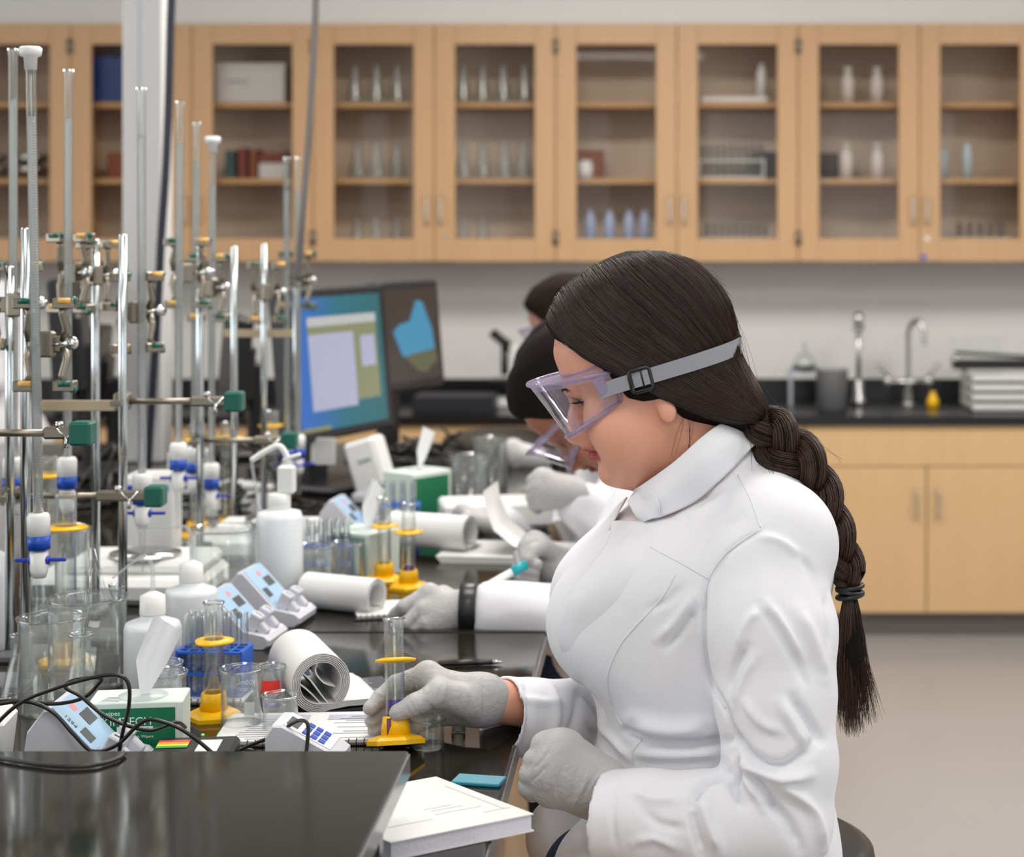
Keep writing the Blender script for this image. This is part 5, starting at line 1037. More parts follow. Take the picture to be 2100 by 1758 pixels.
# controller box
t = thing('data_logger', 'black data logger with a rainbow label and two green lights', 'device', (-.514,1.985,ZT2), (0,0,.10)); obj('body', MB().box((0,0,.017),(.090,.084,.030),rot=(-.03,0,0),bev=.004), BLACKP, t)
for i, (c, w) in enumerate((((226,68,58),.5),((240,160,40),.42),((230,220,60),.36),((60,170,90),.3))): obj('label_stripe', MB().box((-.024-.004*(3-i)*.0,.018-i*.0075,.0328),(.034,.0074,.0004),rot=(-.03,0,0)), mat('rainbow_%d' % i, c, .4), t)
obj('label_panel', MB().box((-.018,-.018,.0315),(.046,.026,.0004),rot=(-.03,0,0)), mat('teal_print', (40,140,150), .4), t); obj('label_panel', MB().box((.016,-.002,.0325),(.024,.05,.0004),rot=(-.03,0,0)), PAPER, t)
LED = emit('led_green', (60,255,120), 3)
for x in (.004, .022): obj('indicator', MB().lathe([(.0016,0),(.0016,.001),(0,.0016)], (x,.036,.0338), 10), LED, t)
# wipes cartons
def carton(loc, rz, label, w=.108, d=.088, h=.079, text=True, tissue=True, tsc=1.0, lean=1):
    t = thing('wipes_carton', label, 'carton', loc, (0,0,rz), 'cartons of laboratory wipes')
    obj('body', MB().box((0,0,h/2),(w,d,h),bev=.0012), BOXWHITE, t); obj('green_front', MB().box((-.004,-d/2-.0004,h*.455),(w-.009,.001,h*.91-.001)), BOXGREEN, t)
    obj('opening', MB().lathe([(.028,0),(.028,.0006),(.0,.0006)], (.004,.0,h), 28), mat('opening_film', (205,214,212), .3), t)
    if text:
        for s, sz, x, z in (('Kimwipes', .0078, -.047, .0520), ('KIMTECH', .0132, -.037, .0405)): textobj('lettering', s, sz, WHITEINK, t, (x, -d/2-.0011, z), (PI/2,0,0), .0001)
        obj('lettering_band', MB().box((.000,-d/2-.0011,.0362),(.040,.0005,.0056)), WHITEINK, t); textobj('lettering', 'SCIENCE BRAND', .0046, BOXGREEN, t, (-.0185,-d/2-.0016,.0345), (PI/2,0,0), .0001)
        for s, z in (('Delicate Task Wipers', .026), ('Essuie-tout', .020)): textobj('lettering', s, .0046, WHITEINK, t, (-.020,-d/2-.0011,z), (PI/2,0,0), .0001)
        m = MB()
        for i in range(4): m.box((-.030+i*.002,-.024+i*.006,h+.0003),(.022,.0018,.0003))
        obj('top_printing', m, INKL, t)
    if tissue:
        q = thing('tissue', 'white tissue rising from the %s' % label.split(' standing')[0].split(' with')[0].split(' behind')[0], 'tissue', Vector(loc)+Vector((.004,0,h+.0015)), (0,0,rz), 'tissues pulled up from the cartons')
        rows = []
        for i in range(15):
            v = i/14; lx = np.interp(v, [0,.45,1], [-.003,-.008,.012]); lz = .089*v; rx = np.interp(v, [0,.5,1], [.006,.027,.044]); rz_ = .071*v; row = []
            for j in range(17):
                u = j/16; row.append(((lx+(rx-lx)*u)*tsc, (.006*math.sin(u*5+.5)*v+.004*(u-.5)-.004*math.exp(-((u-.35)/.12)**2)*v)*tsc, (lz+(rz_-lz)*u)*tsc))
            rows.append(row)
        obj('sheet', MB().grid(rows), TISSUE, q); obj('fold', MB().grid([[(x*.75+.002, y+.006*tsc*(1-i/14), zz*.86) for x, y, zz in row] for i, row in enumerate(rows)][:13]), TISSUE, q)
    return t
carton((-.5985,2.068,ZT2), .12, 'green and white wipes carton behind the cords', w=.106, d=.062, h=.066, text=True, tsc=1.02)
b = B(740, 1200); carton((b.x-.01,3.12,ZT2), -.5, 'green wipes carton standing behind the far beakers', w=.09, text=False, lean=1)
carton((-.50,3.72,ZT2), .9, 'green and white wipes carton below the far monitor', w=.11, h=.10, text=False, lean=.6)
# ---------------------------------------------------------------- glassware
GL = lambda px, D: ((px-VX)/F*D, D, ZT2)
flask(GL(46,2.29), .029, .086, .0125, 'small conical flask at the left edge behind the white device')
beaker(GL(106,2.245), .0405, .118, 'wide clear beaker between the two conical flasks', rz=.4)
beaker(GL(180,2.375), .0500, .115, 'largest clear beaker behind the wide one, holding a glass rod', rz=-.3)
flask(GL(166,2.165), .027, .116, .0118, 'tall conical flask with a glass rod leaning in its neck')
m = MB().cyl(P(170,1300,2.165), P(187,1150,2.175), .0028, n=12)
def world_thing(name, mb, mt, label, cat, group=None):
    o = obj(name, mb, mt); return tag(o, label, cat, group)
world_thing('glass_rod', MB().cyl(P(168,1330,2.165), P(188,1150,2.175), .0027, n=12), GLASSRIM, 'clear glass rod leaning in the tall conical flask', 'rod')
world_thing('glass_rod', MB().cyl(P(237,1300,2.37), P(191,1126,2.37), .0027, n=12), GLASSRIM, 'clear glass rod leaning left out of the largest beaker', 'rod')
t = thing('funnel', 'small clear glass funnel at the largest beaker', 'funnel', P(240,1232,2.40)); obj('cone', MB().lathe([(.003,-.012),(.004,0),(.010,.012),(.0115,.022),(.0105,.022),(.009,.012),(.003,.001)], n=24), GLASSRIM, t); obj('stem', MB().cyl((0,0,-.10),(0,0,-.012),.003,n=12), GLASSRIM, t)
wash_bottle(GL(313,2.335), .0365, .098, 'white wash bottle nearest the tissue with its spout to the left', (-1,0,0), spout=.052, rise=.046, hook=.45)
wash_bottle(GL(392,2.55), .037, .098, 'second white wash bottle behind the first one', (-1,-.1,0), spout=.075, rise=.050, hook=1.0)
t = thing('squeeze_bottle', 'tall white squeeze bottle with a hooked spout beside the blue-faced meters', 'bottle', GL(573,2.88)); r, h = .0375, .148
obj('body', MB().lathe([(0,0),(r*.92,0),(r,.006),(r,h*.93),(r*.9,h),(.018,h+.004),(0,h+.004)], n=36), LDPE, t); obj('cap', MB().lathe([(.018,h),(.018,h+.028),(.015,h+.03),(0,h+.03)], n=24).box((.012,0,h+.052),(.028,.02,.046),bev=.004), WHITEP, t)
obj('spout', MB().tube(spline([(.012,0,h+.06),(.013,0,h+.085),(.0,0,h+.105),(-.02,0,h+.098),(-.045,0,h+.082)], 6), .005, 10), WHITEP, t); obj('dip_tube', MB().tube(spline([(-.045,0,h+.082),(-.040,0,h+.05),(-.030,0,h+.0)], 6), .0028, 8), SPOUT, t); obj('lever', MB().box((.020,0,h+.088),(.03,.010,.006),rot=(0,-.3,0),bev=.002), WHITEP, t)
t = thing('carboy', 'large white plastic jug at the left edge behind the flask', 'jug', GL(-78,2.56)); obj('body', MB().lathe([(0,0),(.066,0),(.070,.008),(.070,.11),(.060,.135),(.032,.150),(.030,.16),(0,.16)], n=40), LDPE, t); obj('cap', MB().lathe([(.033,.152),(.034,.156),(.034,.185),(.030,.188),(0,.188)], n=32), WHITEP, t)
rack((*GL(440,2.315)[:2],ZT2), 6, 3, 'blue test tube rack full of tubes behind the beakers', -.08, w=.082, d=.048)
b = GL(438,2.215); cylinder_(b, 'measuring cylinder in front of the blue test tube rack', tilt=(0,0,.2))
beaker(GL(495,2.17), .0248, .072, 'clear beaker marked 100 mL standing on the open notebook edge', mark=[('100mL', .0085, .046), ('PYREX', .0055, .038)])
beaker(GL(556,2.262), .0168, .052, 'small beaker with a red tape flag and purple residue', tape=ORANGE, liquid=(PURPLE, .004))
beaker(GL(575,2.150), .0208, .045, 'short clear beaker beside the handheld meter', mark=[('40', .005, .026), ('20', .005, .014), ('PYREX', .0045, .033)])
beaker(GL(336,2.152), .0265, .072, 'clear beaker behind the green carton', mark=[('100mL', .007, .05)])
beaker(GL(330,2.222), .0255, .066, 'second clear beaker close behind the green carton')
beaker(GL(457,2.83), .050, .130, 'big clear beaker behind the blue-faced meters')
beaker(GL(650,2.93), .030, .085, 'clear beaker right of the tall squeeze bottle', mark=[('250', .01, .05)])
beaker(GL(712,2.99), .027, .078, 'clear beaker beside the rolled white paper')
beaker(GL(120,2.68), .045, .155, 'large clear beaker among the stand rods')
beaker(GL(965,3.95), .045, .10, 'pale clear beaker in front of the third student')
beaker(GL(1005,4.15), .040, .115, 'taller clear beaker behind the pale one by the third student')
rack((*GL(668,3.06)[:2],ZT2), 6, 3, 'blue rack of clear tubes behind the beakers by the far carton', .1, w=.085, d=.05, m_=DKBLUE)
rack((*GL(805,3.50)[:2],ZT2), 5, 3, 'blue rack in front of the green and white carton', .1, w=.10, d=.05, m_=BLUE)
cylinder_(GL(788,3.06), 'measuring cylinder with yellow guard left of its twin by the far carton', tilt=(0,0,.1), liquid=(PURPLE,.02)); cylinder_(GL(838,3.0), 'measuring cylinder with purple liquid beside the rolled paper', tilt=(0,0,.5), liquid=(PURPLE,.04))
cylinder_(GL(135,2.49), 'tall graduated cylinder with a yellow guard near the burette tap', r=.0145, h=.235, guard=.80, gr=.029, base=.04)
for i, (px, D, lab) in enumerate([(100,3.0,'tall pale cylinder among the stand rods at left'), (470,3.53,'measuring cylinder with a yellow guard behind the third stand rod'), (556,3.74,'measuring cylinder with a yellow guard left of the monitor'), (405,3.49,'measuring cylinder behind the white box with blue labels')]):
    cylinder_(GL(px,D), lab, r=.016, h=.22, guard=.86, gr=.026, grad=False, tilt=(0,0,i*.4))
# balances and boxes
def balance(loc, w, d, label, rz=0):
    t = thing('balance', label, 'balance', loc, (0,0,rz), 'white bench balances'); obj('body', MB().box((0,0,.022),(w,d,.040),bev=.010), WHITEP, t); obj('housing', MB().box((w*.08,d*.1,.052),(w*.78,d*.7,.024),bev=.008), WHITEP, t); obj('pan', MB().lathe([(w*.2,.066),(w*.2,.070),(0,.070)], (w*.1,0,0), 32), STEEL, t); obj('display', MB().box((-w*.36,-d*.5,.026),(w*.12,.002,.02)), LCD, t)
    for s in (-1,1): obj('foot', MB().lathe([(.012,0),(.012,.004),(0,.004)], (s*w*.4,-d*.35,0), 12), BLACKP, t)
    return t
balance(GL(262,2.95), .29, .20, 'wide white balance behind the wash bottles'); balance(GL(530,3.30), .235, .12, 'white balance behind the big beaker', .0)
t = thing('white_box', 'tall white box with blue labels behind the green-tipped clamp', 'box', GL(315,3.28)); obj('body', MB().box((0,0,.078),(.085,.08,.156),bev=.006), WHITEP, t)
for x in (-.030, .026): obj('blue_label', MB().box((x,-.0405,.132),(.024,.001,.012)), DKBLUE, t)
t = thing('white_box', 'second white box farther back with a yellow top', 'box', GL(390,3.9)); obj('body', MB().box((0,0,.06),(.08,.08,.12),bev=.006), WHITEP, t); obj('label', MB().box((0,-.0405,.09),(.03,.001,.02)), DKBLUE, t)
for i, (px, D) in enumerate([(440,3.75),(480,3.78),(515,3.76),(548,3.74)]):
    o = obj('jar', MB().lathe([(0,0),(.022,0),(.023,.003),(.023,.045),(.018,.052),(.018,.056),(.021,.057),(.021,.07),(0,.07)], n=20), WHITEP); o.location = GL(px, D); tag(o, 'small white jar in the row behind the far balance, %s' % ('first from the column','second from the column','third from the column','nearest the monitor')[i], 'jar', 'white jars behind the balance')
wall_sheet = thing('printed_sheet', 'white printed sheet hanging under the near monitor', 'paper', P(663,925,4.0)); obj('sheet', MB().box((0,0,0),(.055,.001,.06)), PAPER, wall_sheet)
m = MB()
for i in range(5): m.box((0,-.001,.02-i*.010),(.04,.0004,.002))
obj('printing', m, INKL, wall_sheet)
# ---------------------------------------------------------------- stands, burettes, clamps
def stand(px, top, D, label, rod_r=.0065, dirn=-1, group='ring stands'):
    z = EH-(top-HY)/F*D; t = thing('ring_stand', label, 'stand', ((px-VX)/F*D, D, ZT2), (0,0,0), group)
    obj('base', MB().box((dirn*.045,0,.006),(.11,.07,.012),bev=.003), mat_stand, t); obj('rod', MB().lathe([(0,.008),(rod_r,.008),(rod_r,z-ZT2-.002),(rod_r*.7,z-ZT2),(0,z-ZT2)], n=20), ROD, t); return t
mat_stand = mat('stand_base', (120,122,124), .4, .3)
STANDS = [(52,467,2.36,'nearest ring stand rod with the double burette clamp'),(196,490,2.79,'ring stand rod between the nearest burettes and the white column'),(252,480,2.62,'ring stand rod just left of the white column'),(410,505,3.14,'ring stand rod right of the white column'),(480,505,3.38,'ring stand rod second to the right of the column'),(541,500,3.62,'ring stand rod next to the pair of burettes'),(20,545,2.52,'ring stand rod at the left edge of the bench',.0065,1),(607,560,3.86,'ring stand rod behind the pair of burettes')]
for s in STANDS: stand(*s)
TICK = mat('burette_ink', (120,110,104), .6)
def burette_mesh():
    m = MB(); r = .0066; th = .0011; m.lathe([(r-th,.11),(r,.11),(r,.70),(r+.0014,.706),(r+.0010,.712),(r-th,.708),(r-th,.11)], n=20); return m
BM = burette_mesh().mesh('tube', GLASS); TKm = MB()
for i in range(140):
    z = .13+i*.0036; w = 1.3 if i % 5 == 0 else .6; TKm.grid([[(.0068*math.cos(a),.0068*math.sin(a),zz) for a in np.linspace(-1.2,-1.2+w,4)] for zz in (z-.0003,z+.0003)])
TKm = TKm.mesh('graduations', TICK); BLm = MB().lathe([(.0052,.13),(.0052,.64),(0,.64)], n=14).mesh('water', glassmat('water_glass', (.95,.96,.97), (.7,.74,.76), 1.2, milk=.48, milkc=(.86,.88,.9)))
def burette(px, top, D, label, lean=0.0, cap=False, rz=0.0):
    z = EH-(top-HY)/F*D-.712; t = thing('burette', label, 'burette', ((px-VX)/F*D, D, z), (0, lean, rz), 'glass burettes')
    obj('tube', BM, None, t); obj('graduations', TKm, None, t, kind='stuff'); obj('water', BLm, None, t)
    obj('collar', MB().lathe([(.0075,.098),(.0145,.100),(.0145,.124),(.012,.128),(.007,.129)], n=24).lathe([(.008,.045),(.0115,.055),(.0115,.078),(.008,.080)], n=20), WHITEP, t); obj('band', MB().lathe([(.0147,.082),(.0147,.100),(.010,.1005),(.010,.082)], n=24, closed=True), DKBLUE, t)
    obj('stopcock', MB().cyl((-.013,0,.068),(.013,0,.068),.0062,n=16).box((.022,0,.068),(.026,.006,.0045),bev=.001).box((-.020,0,.068),(.022,.006,.0045),bev=.001), mat_stop, t); obj('tip', MB().lathe([(.0015,-.02),(.0035,.0),(.0050,.04),(.0045,.056)], n=16), GLASSRIM, t)
    if cap: obj('cap', MB().lathe([(.0078,.700),(.0086,.716),(.0135,.718),(.0150,.727),(.0120,.730),(0,.729)], n=24), WHITEP, t, label='white plastic cap')
    return t
mat_stop = mat('stopcock_blue', (44,60,170), .4)
BUR = [(27,100,2.56,'burette farthest left with an open top',0,False),(82,124,2.31,'nearest burette with a white cap, leaning slightly',-.0170,True),(137,143,2.70,'open burette behind the nearest stand',.004,False),(292,180,2.712,'burette in front of the white column',-.002,False),(365,207,3.06,'burette just right of the black hanging cord',.005,False),(397,250,3.22,'burette second to the right of the black hanging cord',.008,False),(433,300,3.30,'burette with a small white cap behind the column',.004,True),(590,322,3.74,'left burette of the close pair by the grey cable',-.004,False),(612,322,3.76,'right burette of the close pair by the grey cable',-.003,False)]
for b_ in BUR: burette(b_[0], b_[1], b_[2], b_[3], b_[4], b_[5])
def clamp(px, py, D, label, rz=0.0, s=1.0):
    t = thing('burette_clamp', label, 'clamp', P(px, py, D), (0,0,rz), 'double burette clamps'); t.scale = (s,s,s)
    obj('body', MB().box((0,0,0),(.020,.020,.034),bev=.003).box((0,.004,.0),(.050,.006,.022),bev=.002), CASTM, t)
    obj('wing_screw', MB().cyl((.010,-.006,.0),(.030,-.010,.002),.0022,n=10).lathe([(0,-.0012),(.009,-.001),(.0092,.001),(0,.0012)], (.036,-.011,.002), 20, axis=(.2,-1,.1)), STEEL, t)
    for sx in (-1, 1):
        for sz in (-1, 1):
            a = obj('arm', MB().tube([(sx*.022,.002,sz*.004),(sx*.026,.0,sz*.020),(sx*.021,-.004,sz*.040),(sx*.024,-.004,sz*.050)], [.006,.0055,.005,.0055], 8).box((sx*.026,-.006,sz*.054),(.028,.020,.014),bev=.0015), CASTM, t)
            obj('jaw_pad', MB().cyl((sx*.026-.006,-.014,sz*.054+.003),(sx*.026+.010,-.014,sz*.054+.003),.0042,n=14), AMBER if (sz > 0 and sx > 0) or (sx < 0 and sz < 0 and s >= 1) else GREEN, a); obj('tip', MB().cyl((sx*.026+.009,-.010,sz*.058),(sx*.026+.015,-.010,sz*.058),.0052,n=12), GREEN, a)
    return t
clamp(96, 706, 2.345, 'nearest double burette clamp with amber and green jaws'); clamp(28, 625, 2.52, 'double burette clamp at the left edge', .3); clamp(150, 560, 2.74, 'double burette clamp on the third burette', -.4); clamp(278, 640, 2.72, 'double burette clamp in front of the white column', .6, 1.0)
clamp(385, 560, 3.12, 'double burette clamp right of the hanging cord', .2); clamp(432, 590, 3.22, 'double burette clamp below the small white cap', -.3); clamp(545, 600, 3.6, 'double burette clamp on the rod left of the paired burettes', .4); clamp(612, 575, 3.8, 'double burette clamp at the foot of the grey cable', -.2); clamp(196, 565, 2.79, 'double burette clamp on the rod behind the third burette', 1.0, .9)
def arm(x0, x1, py, D, label, end=True, bar=False, r=.0058, x0b=None):
    a, b = P(x0, py, D), P(x1, py, D); o = a; L = (b-a).length; t = thing('clamp_arm', label, 'clamp', o, (0,0,0), 'horizontal clamp arms')
    if bar: obj('bar', MB().box((L/2,0,0),(L,.008,.016),bev=.001), BARM, t); return t
    obj('rod', MB().cyl((0,0,0),(L*.62,0,0),r*.8,n=14), CASTM, t); obj('sleeve', MB().box((L*.74,0,0),(L*.36,.013,.015),bev=.003), CASTM, t)
    obj('wing_nut', MB().cyl((L*.70,0,.006),(L*.70,0,.014),.005,n=12).tube([(L*.78-.012,-.004,.006),(L*.78,-.006,-.006),(L*.78+.012,-.004,.006)], .0026, 8).cyl((L*.78,-.006,-.004),(L*.78,-.008,-.018),.0028,n=8), STEEL, t)
    if end: obj('jaw', MB().box((L-.013,0,0),(.027,.03,.029),bev=.003), GREEN, t, label='green vinyl-coated jaw')
    obj('boss', MB().box((.0,.0,0),(.022,.026,.026),bev=.003).cyl((0,-.012,0),(0,-.03,0),.004,n=10).box((0,-.033,0),(.018,.004,.008),bev=.001), CASTM, t); return t
BARM = mat('brass_bar', (196,178,150), .4, .7)
arm(-40, 191, 888, 2.22, 'nearest clamp arm ending in a green block'); arm(20, 338, 1017, 2.535, 'clamp arm with a green block over the tall graduated cylinder'); arm(252, 499, 823, 2.635, 'clamp arm with a green block right of the column'); arm(408, 609, 903, 3.155, 'clamp arm with a green block touching the near monitor')
arm(84, 262, 832, 2.66, 'flat pale clamp bar behind the nearest burette', bar=True); arm(460, 600, 684, 3.66, 'flat pale clamp bar beside the near monitor', bar=True)
# ---------------------------------------------------------------- monitors
def screen_mat():
    m = bpy.data.materials.new('screen_desktop'); m.use_nodes = True; nt = m.node_tree; b = nt.nodes['Principled BSDF']; tc = nt.nodes.new('ShaderNodeTexCoord'); sp = nt.nodes.new('ShaderNodeSeparateXYZ'); rp = nt.nodes.new('ShaderNodeValToRGB'); mp = nt.nodes.new('ShaderNodeMapRange')
    mp.inputs[1].default_value = -.17; mp.inputs[2].default_value = .17; nt.links.new(tc.outputs['Object'], sp.inputs[0]); nt.links.new(sp.outputs[0], mp.inputs[0]); nt.links.new(mp.outputs[0], rp.inputs[0])
    e = rp.color_ramp.elements; e[0].color = (*lin((52,110,200)), 1); e[1].color = (*lin((34,104,110)), 1); x = e.new(.5); x.color = (*lin((30,112,128)), 1); nt.links.new(rp.outputs[0], b.inputs['Emission Color']); b.inputs['Emission Strength'].default_value = .75; b.inputs['Base Color'].default_value = (.01,.01,.012,1); b.inputs['Roughness'].default_value = .3; return m
SDESK = screen_mat(); SWIN = emit('screen_window', (176,178,204), .8); SOL = emit('screen_olive', (138,142,104), .75); SDK = emit('screen_dark', (62,52,46), .6); SBL = emit('screen_blue', (60,140,178), .8); SGR = emit('screen_green', (96,96,64), .7); SLIGHT = emit('screen_bar', (190,190,190), .8)
def monitor(a, b_, label, w=.37, h=.31, back=False, content=0, ztop=1.40, tilt=0.09):
    d = (Vector(b_)-Vector(a)); d.z = 0; rz = math.atan2(d.y, d.x); c = (Vector(a)+Vector(b_))/2
    t = thing('monitor', label, 'monitor', (c.x, c.y, ZT2), (0,0,rz), 'black computer monitors'); zc = ztop-ZT2-h/2
    P_ = obj('panel', MB().box((0,.022,0),(w,.044,h),bev=.006).box((0,.05,-.02),(w*.6,.03,h*.6),bev=.01), SCREENBEZ, t); P_.location = (0,0,zc); P_.rotation_euler = (-tilt,0,0)
    obj('neck', MB().box((0,.075,(zc)/2),(.07,.035,zc),bev=.006), SCREENBEZ, t); obj('foot', MB().box((0,.05,.01),(.22,.19,.02),bev=.008), SCREENBEZ, t)
    def pane(x0, x1, z0, z1, mt, lv=0, nm='screen'):
        o = obj(nm, MB().box(((x0+x1)/2,-.0006-.0004*lv,(z0+z1)/2),(x1-x0,.0006,z1-z0)), mt, P_); return o
    W, H2 = w/2-(.030 if content == 1 else .020), h/2-.022
    if content == 1:
        pane(-W,W,-H2-.0,H2,SDESK); pane(-W*.72,W*.86,-H2*.62,H2*.66,SOL,1,'window'); pane(-W*.72,W*.86,H2*.56,H2*.70,SLIGHT,2,'title_bar'); pane(-W*.72,W*.30,-H2*.70,H2*.44,SWIN,2,'window'); pane(W*.46,W*.80,-H2*.12,H2*.36,SWIN,2,'window'); pane(-W,-W*.35,-H2,-H2*.93,SOL,1,'task_bar')
    elif content == 2:
        pane(-W,W,-H2,H2,SDK)
        for nm, mt, pts in (('image',SBL,[(-.75,.1),(-.5,.25),(-.1,.3),(.2,.75),(.45,.7),(.75,.1),(.8,-.35),(.1,-.4),(-.45,-.45)]),('image',SGR,[(-.4,-.45),(.1,-.40),(.8,-.35),(.9,-.6),(.4,-.85),(.1,-.8)])):
            obj(nm, MB().prism([(x*W, z*H2) for x, z in pts], .0005, Matrix.Translation((0,-.001,0))@Matrix.Rotation(PI/2,4,'X')), mt, P_)
    return t
monitor(P(600,600,3.94), P(793,600,4.30), 'nearer black monitor showing a document window on a blue desktop', w=.42, h=.345, content=1, ztop=1.378)
monitor(P(790,578,4.58), P(900,578,4.84), 'farther black monitor showing a dark screen with a blue picture', w=.31, h=.285, content=2, ztop=1.372)
monitor(P(140,575,4.55), P(100,575,4.15), 'black monitor seen from behind near the left burettes', w=.38, h=.32, ztop=1.39, tilt=-.05); monitor(P(188,660,4.88), P(160,660,4.58), 'low dark monitor seen edge-on behind the left stands', w=.34, h=.27, ztop=1.25); monitor(P(452,640,4.85), P(476,640,4.60), 'dark monitor seen edge-on behind the stand rods', w=.30, h=.25, ztop=1.28)
# column and cables
t = thing('service_column', 'white service column rising from the bench to the ceiling', 'column', ((303-VX)/F*4.62, 4.62, ZT2)); obj('body', MB().box((0,0,(CEIL-ZT2)/2),(.102,.10,CEIL-ZT2-.002),bev=.004), mat('column_paint', (208,207,206), .5), t); obj('groove', MB().box((-.009,-.051,(CEIL-ZT2)/2),(.004,.002,CEIL-ZT2-.02)), GREYP, t)
def cable(pts, r, m, label, cat='cable', group=None):
    return tag(obj('cable', MB().tube(spline(pts, 8), r, 10), m), label, cat, group)
cable([P(355,-62,4.3)+Vector((0,0,0)), P(350,40,4.3), P(346,200,4.3), P(340,350,4.3), P(331,480,4.3), P(324,620,4.3), P(314,780,4.3), P(305,920,4.3), P(300,1010,4.3)], .0098, mat('navy_cord', (30,36,50), .5), 'thick dark cord hanging in front of the white column')
cable([P(652,-200,3.72), P(648,0,3.72), P(641,150,3.72), P(630,320,3.72), P(620,450,3.72), P(612,575,3.74)], .0068, mat('grey_hose', (112,106,104), .4, .3), 'thin grey hose hanging down to the paired burettes')
def cab(px, D=1.95, z=None): return P(*px, D)
cable([P(-60,1545,1.93),P(30,1450,1.93),P(120,1410,1.93),P(200,1388,1.93),P(245,1386,1.93),P(264,1405,1.93),P(264,1450,1.93),P(252,1500,1.93),P(244,1545,1.935)], .00215, CORD, 'long black cord looping high over the blue-faced meter', 'cord', 'black cords at the near platform')
cable([P(-60,1440,1.95),P(30,1438,1.95),P(110,1444,1.95),P(170,1432,1.95),P(200,1405,1.95),P(205,1390,1.95),P(150,1396,1.945),P(134,1410,1.945),P(165,1428,1.945),P(210,1465,1.94),P(260,1488,1.94),P(310,1498,1.955),P(360,1482,1.97),P(380,1492,1.99)], .00215, CORD, 'black cord curling across the top of the blue-faced meter', 'cord', 'black cords at the near platform')
cable([P(-60,1462,1.94),P(0,1444,1.94),P(60,1440,1.94),P(110,1462,1.94),P(150,1505,1.935),P(190,1541,1.935),P(240,1528,1.93),P(280,1490,1.93),P(310,1476,1.93),P(360,1490,1.93),P(400,1515,1.93),P(436,1545,1.93)], .00215, CORD, 'black cord running from the blue-faced meter over the carton', 'cord', 'black cords at the near platform')
g = lambda x, y: B(x, y, ZP+.0028)
cable([g(-40,1548),g(40,1562),g(120,1572),g(190,1570),g(240,1557),g(256,1545)], .00215, CORD, 'black cord lying in a curve on the glossy platform', 'cord', 'black cords at the near platform')
cable([P(470,1552,1.99),P(510,1530,1.985),P(560,1510,1.975),P(600,1484,1.97),P(622,1478,1.96),P(632,1492,1.955),P(628,1545,1.95)], .00215, CORD, 'black cord arching over the handheld meter', 'cord', 'black cords at the near platform')
cable([P(440,1545,2.03),P(480,1536,2.035),P(520,1540,2.04)], .00215, CORD, 'short black cord beside the data logger', 'cord', 'black cords at the near platform')
def tangle(cx, cy, D, n, label, spread=60):
    m = MB()
    for i in range(n):
        pts = [P(cx+RNG.normal(0,spread), 0, D) for _ in range(5)]; m.tube(spline([(p.x+RNG.uniform(-.02,.02), D+RNG.uniform(-.08,.08), ZT2+.006+.035*abs(RNG.normal())) for p in pts], 6), .004, 6)
    return tag(obj('cord_tangle', m, CORD), label, 'cords', kind='stuff')
tangle(490, 950, 3.8, 22, 'heap of tangled black cords left of the near monitor', 70); tangle(870, 920, 4.45, 14, 'dark cords on the bench behind the wipes carton', 55); tangle(200, 900, 3.9, 12, 'dark cords behind the left stands', 50)
solo('keyboard', MB().box((0,0,.012),(.16,.40,.02),rot=(0,.05,0),bev=.004), BLACKP, (-.52,4.25,ZT2), 'black keyboard lying in front of the near monitor', 'keyboard')
solo('bag', MB().lathe([(0,0),(.12,0),(.16,.02),(.15,.045),(.08,.06),(0,.062)], n=28), mat('olive_cloth', (52,46,38), .8), (-.42,4.78,ZT2), 'dark olive pouch lying beyond the green and white carton', 'bag')
# far papers and rolls
b = B(760, 1268); t = thing('notebook', 'rolled white notebook under the second student glove', 'notebook', (-.440,2.80,ZT2), (0,0,1.15), 'paper notebooks on the bench'); rolled(t, .028, .13, .02, 4, inner=False)
t = thing('notebook', 'rolled notebook of the third student lying on a thick stack', 'notebook', (-.345,3.28,ZT2+.012), (0,0,1.2), 'paper notebooks on the bench'); rolled(t, .032, .16, .05, 4, inner=False)
t = thing('notebook', 'open notebook of the third student with one tall curling page', 'notebook', (-.265,3.30,ZT2), (0,0,-.1), 'paper notebooks on the bench')
for i in range(5): obj('page', MB().box((-.01,0,.0012+i*.0024),(.22+.004*i,.17,.0022)), PAPER, t)
rows = [[(x, -.07+.14*j/6+.02*z0, .012+z0) for x, z0 in ((.075,.000),(.05,.006),(.01,.018),(-.025,.045),(-.040,.085),(-.045,.115))] for j in range(7)]; obj('curled_page', MB().grid(rows), PAPER, t)
pad((-.395,2.83,ZT2), .25, .17, .11, 'white pad of the second student beneath the teal marker', printed=False); 
t = thing('marker', 'white marker with a teal cap in the second student glove', 'marker', P(1030,1185,2.78)); d = (P(1078,1158,2.80)-P(985,1210,2.76)); dn = d.normalized(); obj('barrel', MB().cyl(-dn*.035,dn*.018,.0065,n=16), WHITEP, t); obj('cap', MB().cyl(dn*.018,dn*.044,.0078,n=16), mat('teal_cap', (0,160,170), .35), t)
solo('glove_box', MB().box((0,0,.03),(.22,.12,.05),bev=.006), WHITEP, (-.33,3.62,ZT2), 'pale flat box in front of the green and white carton', 'box', rot=(0,0,.2))
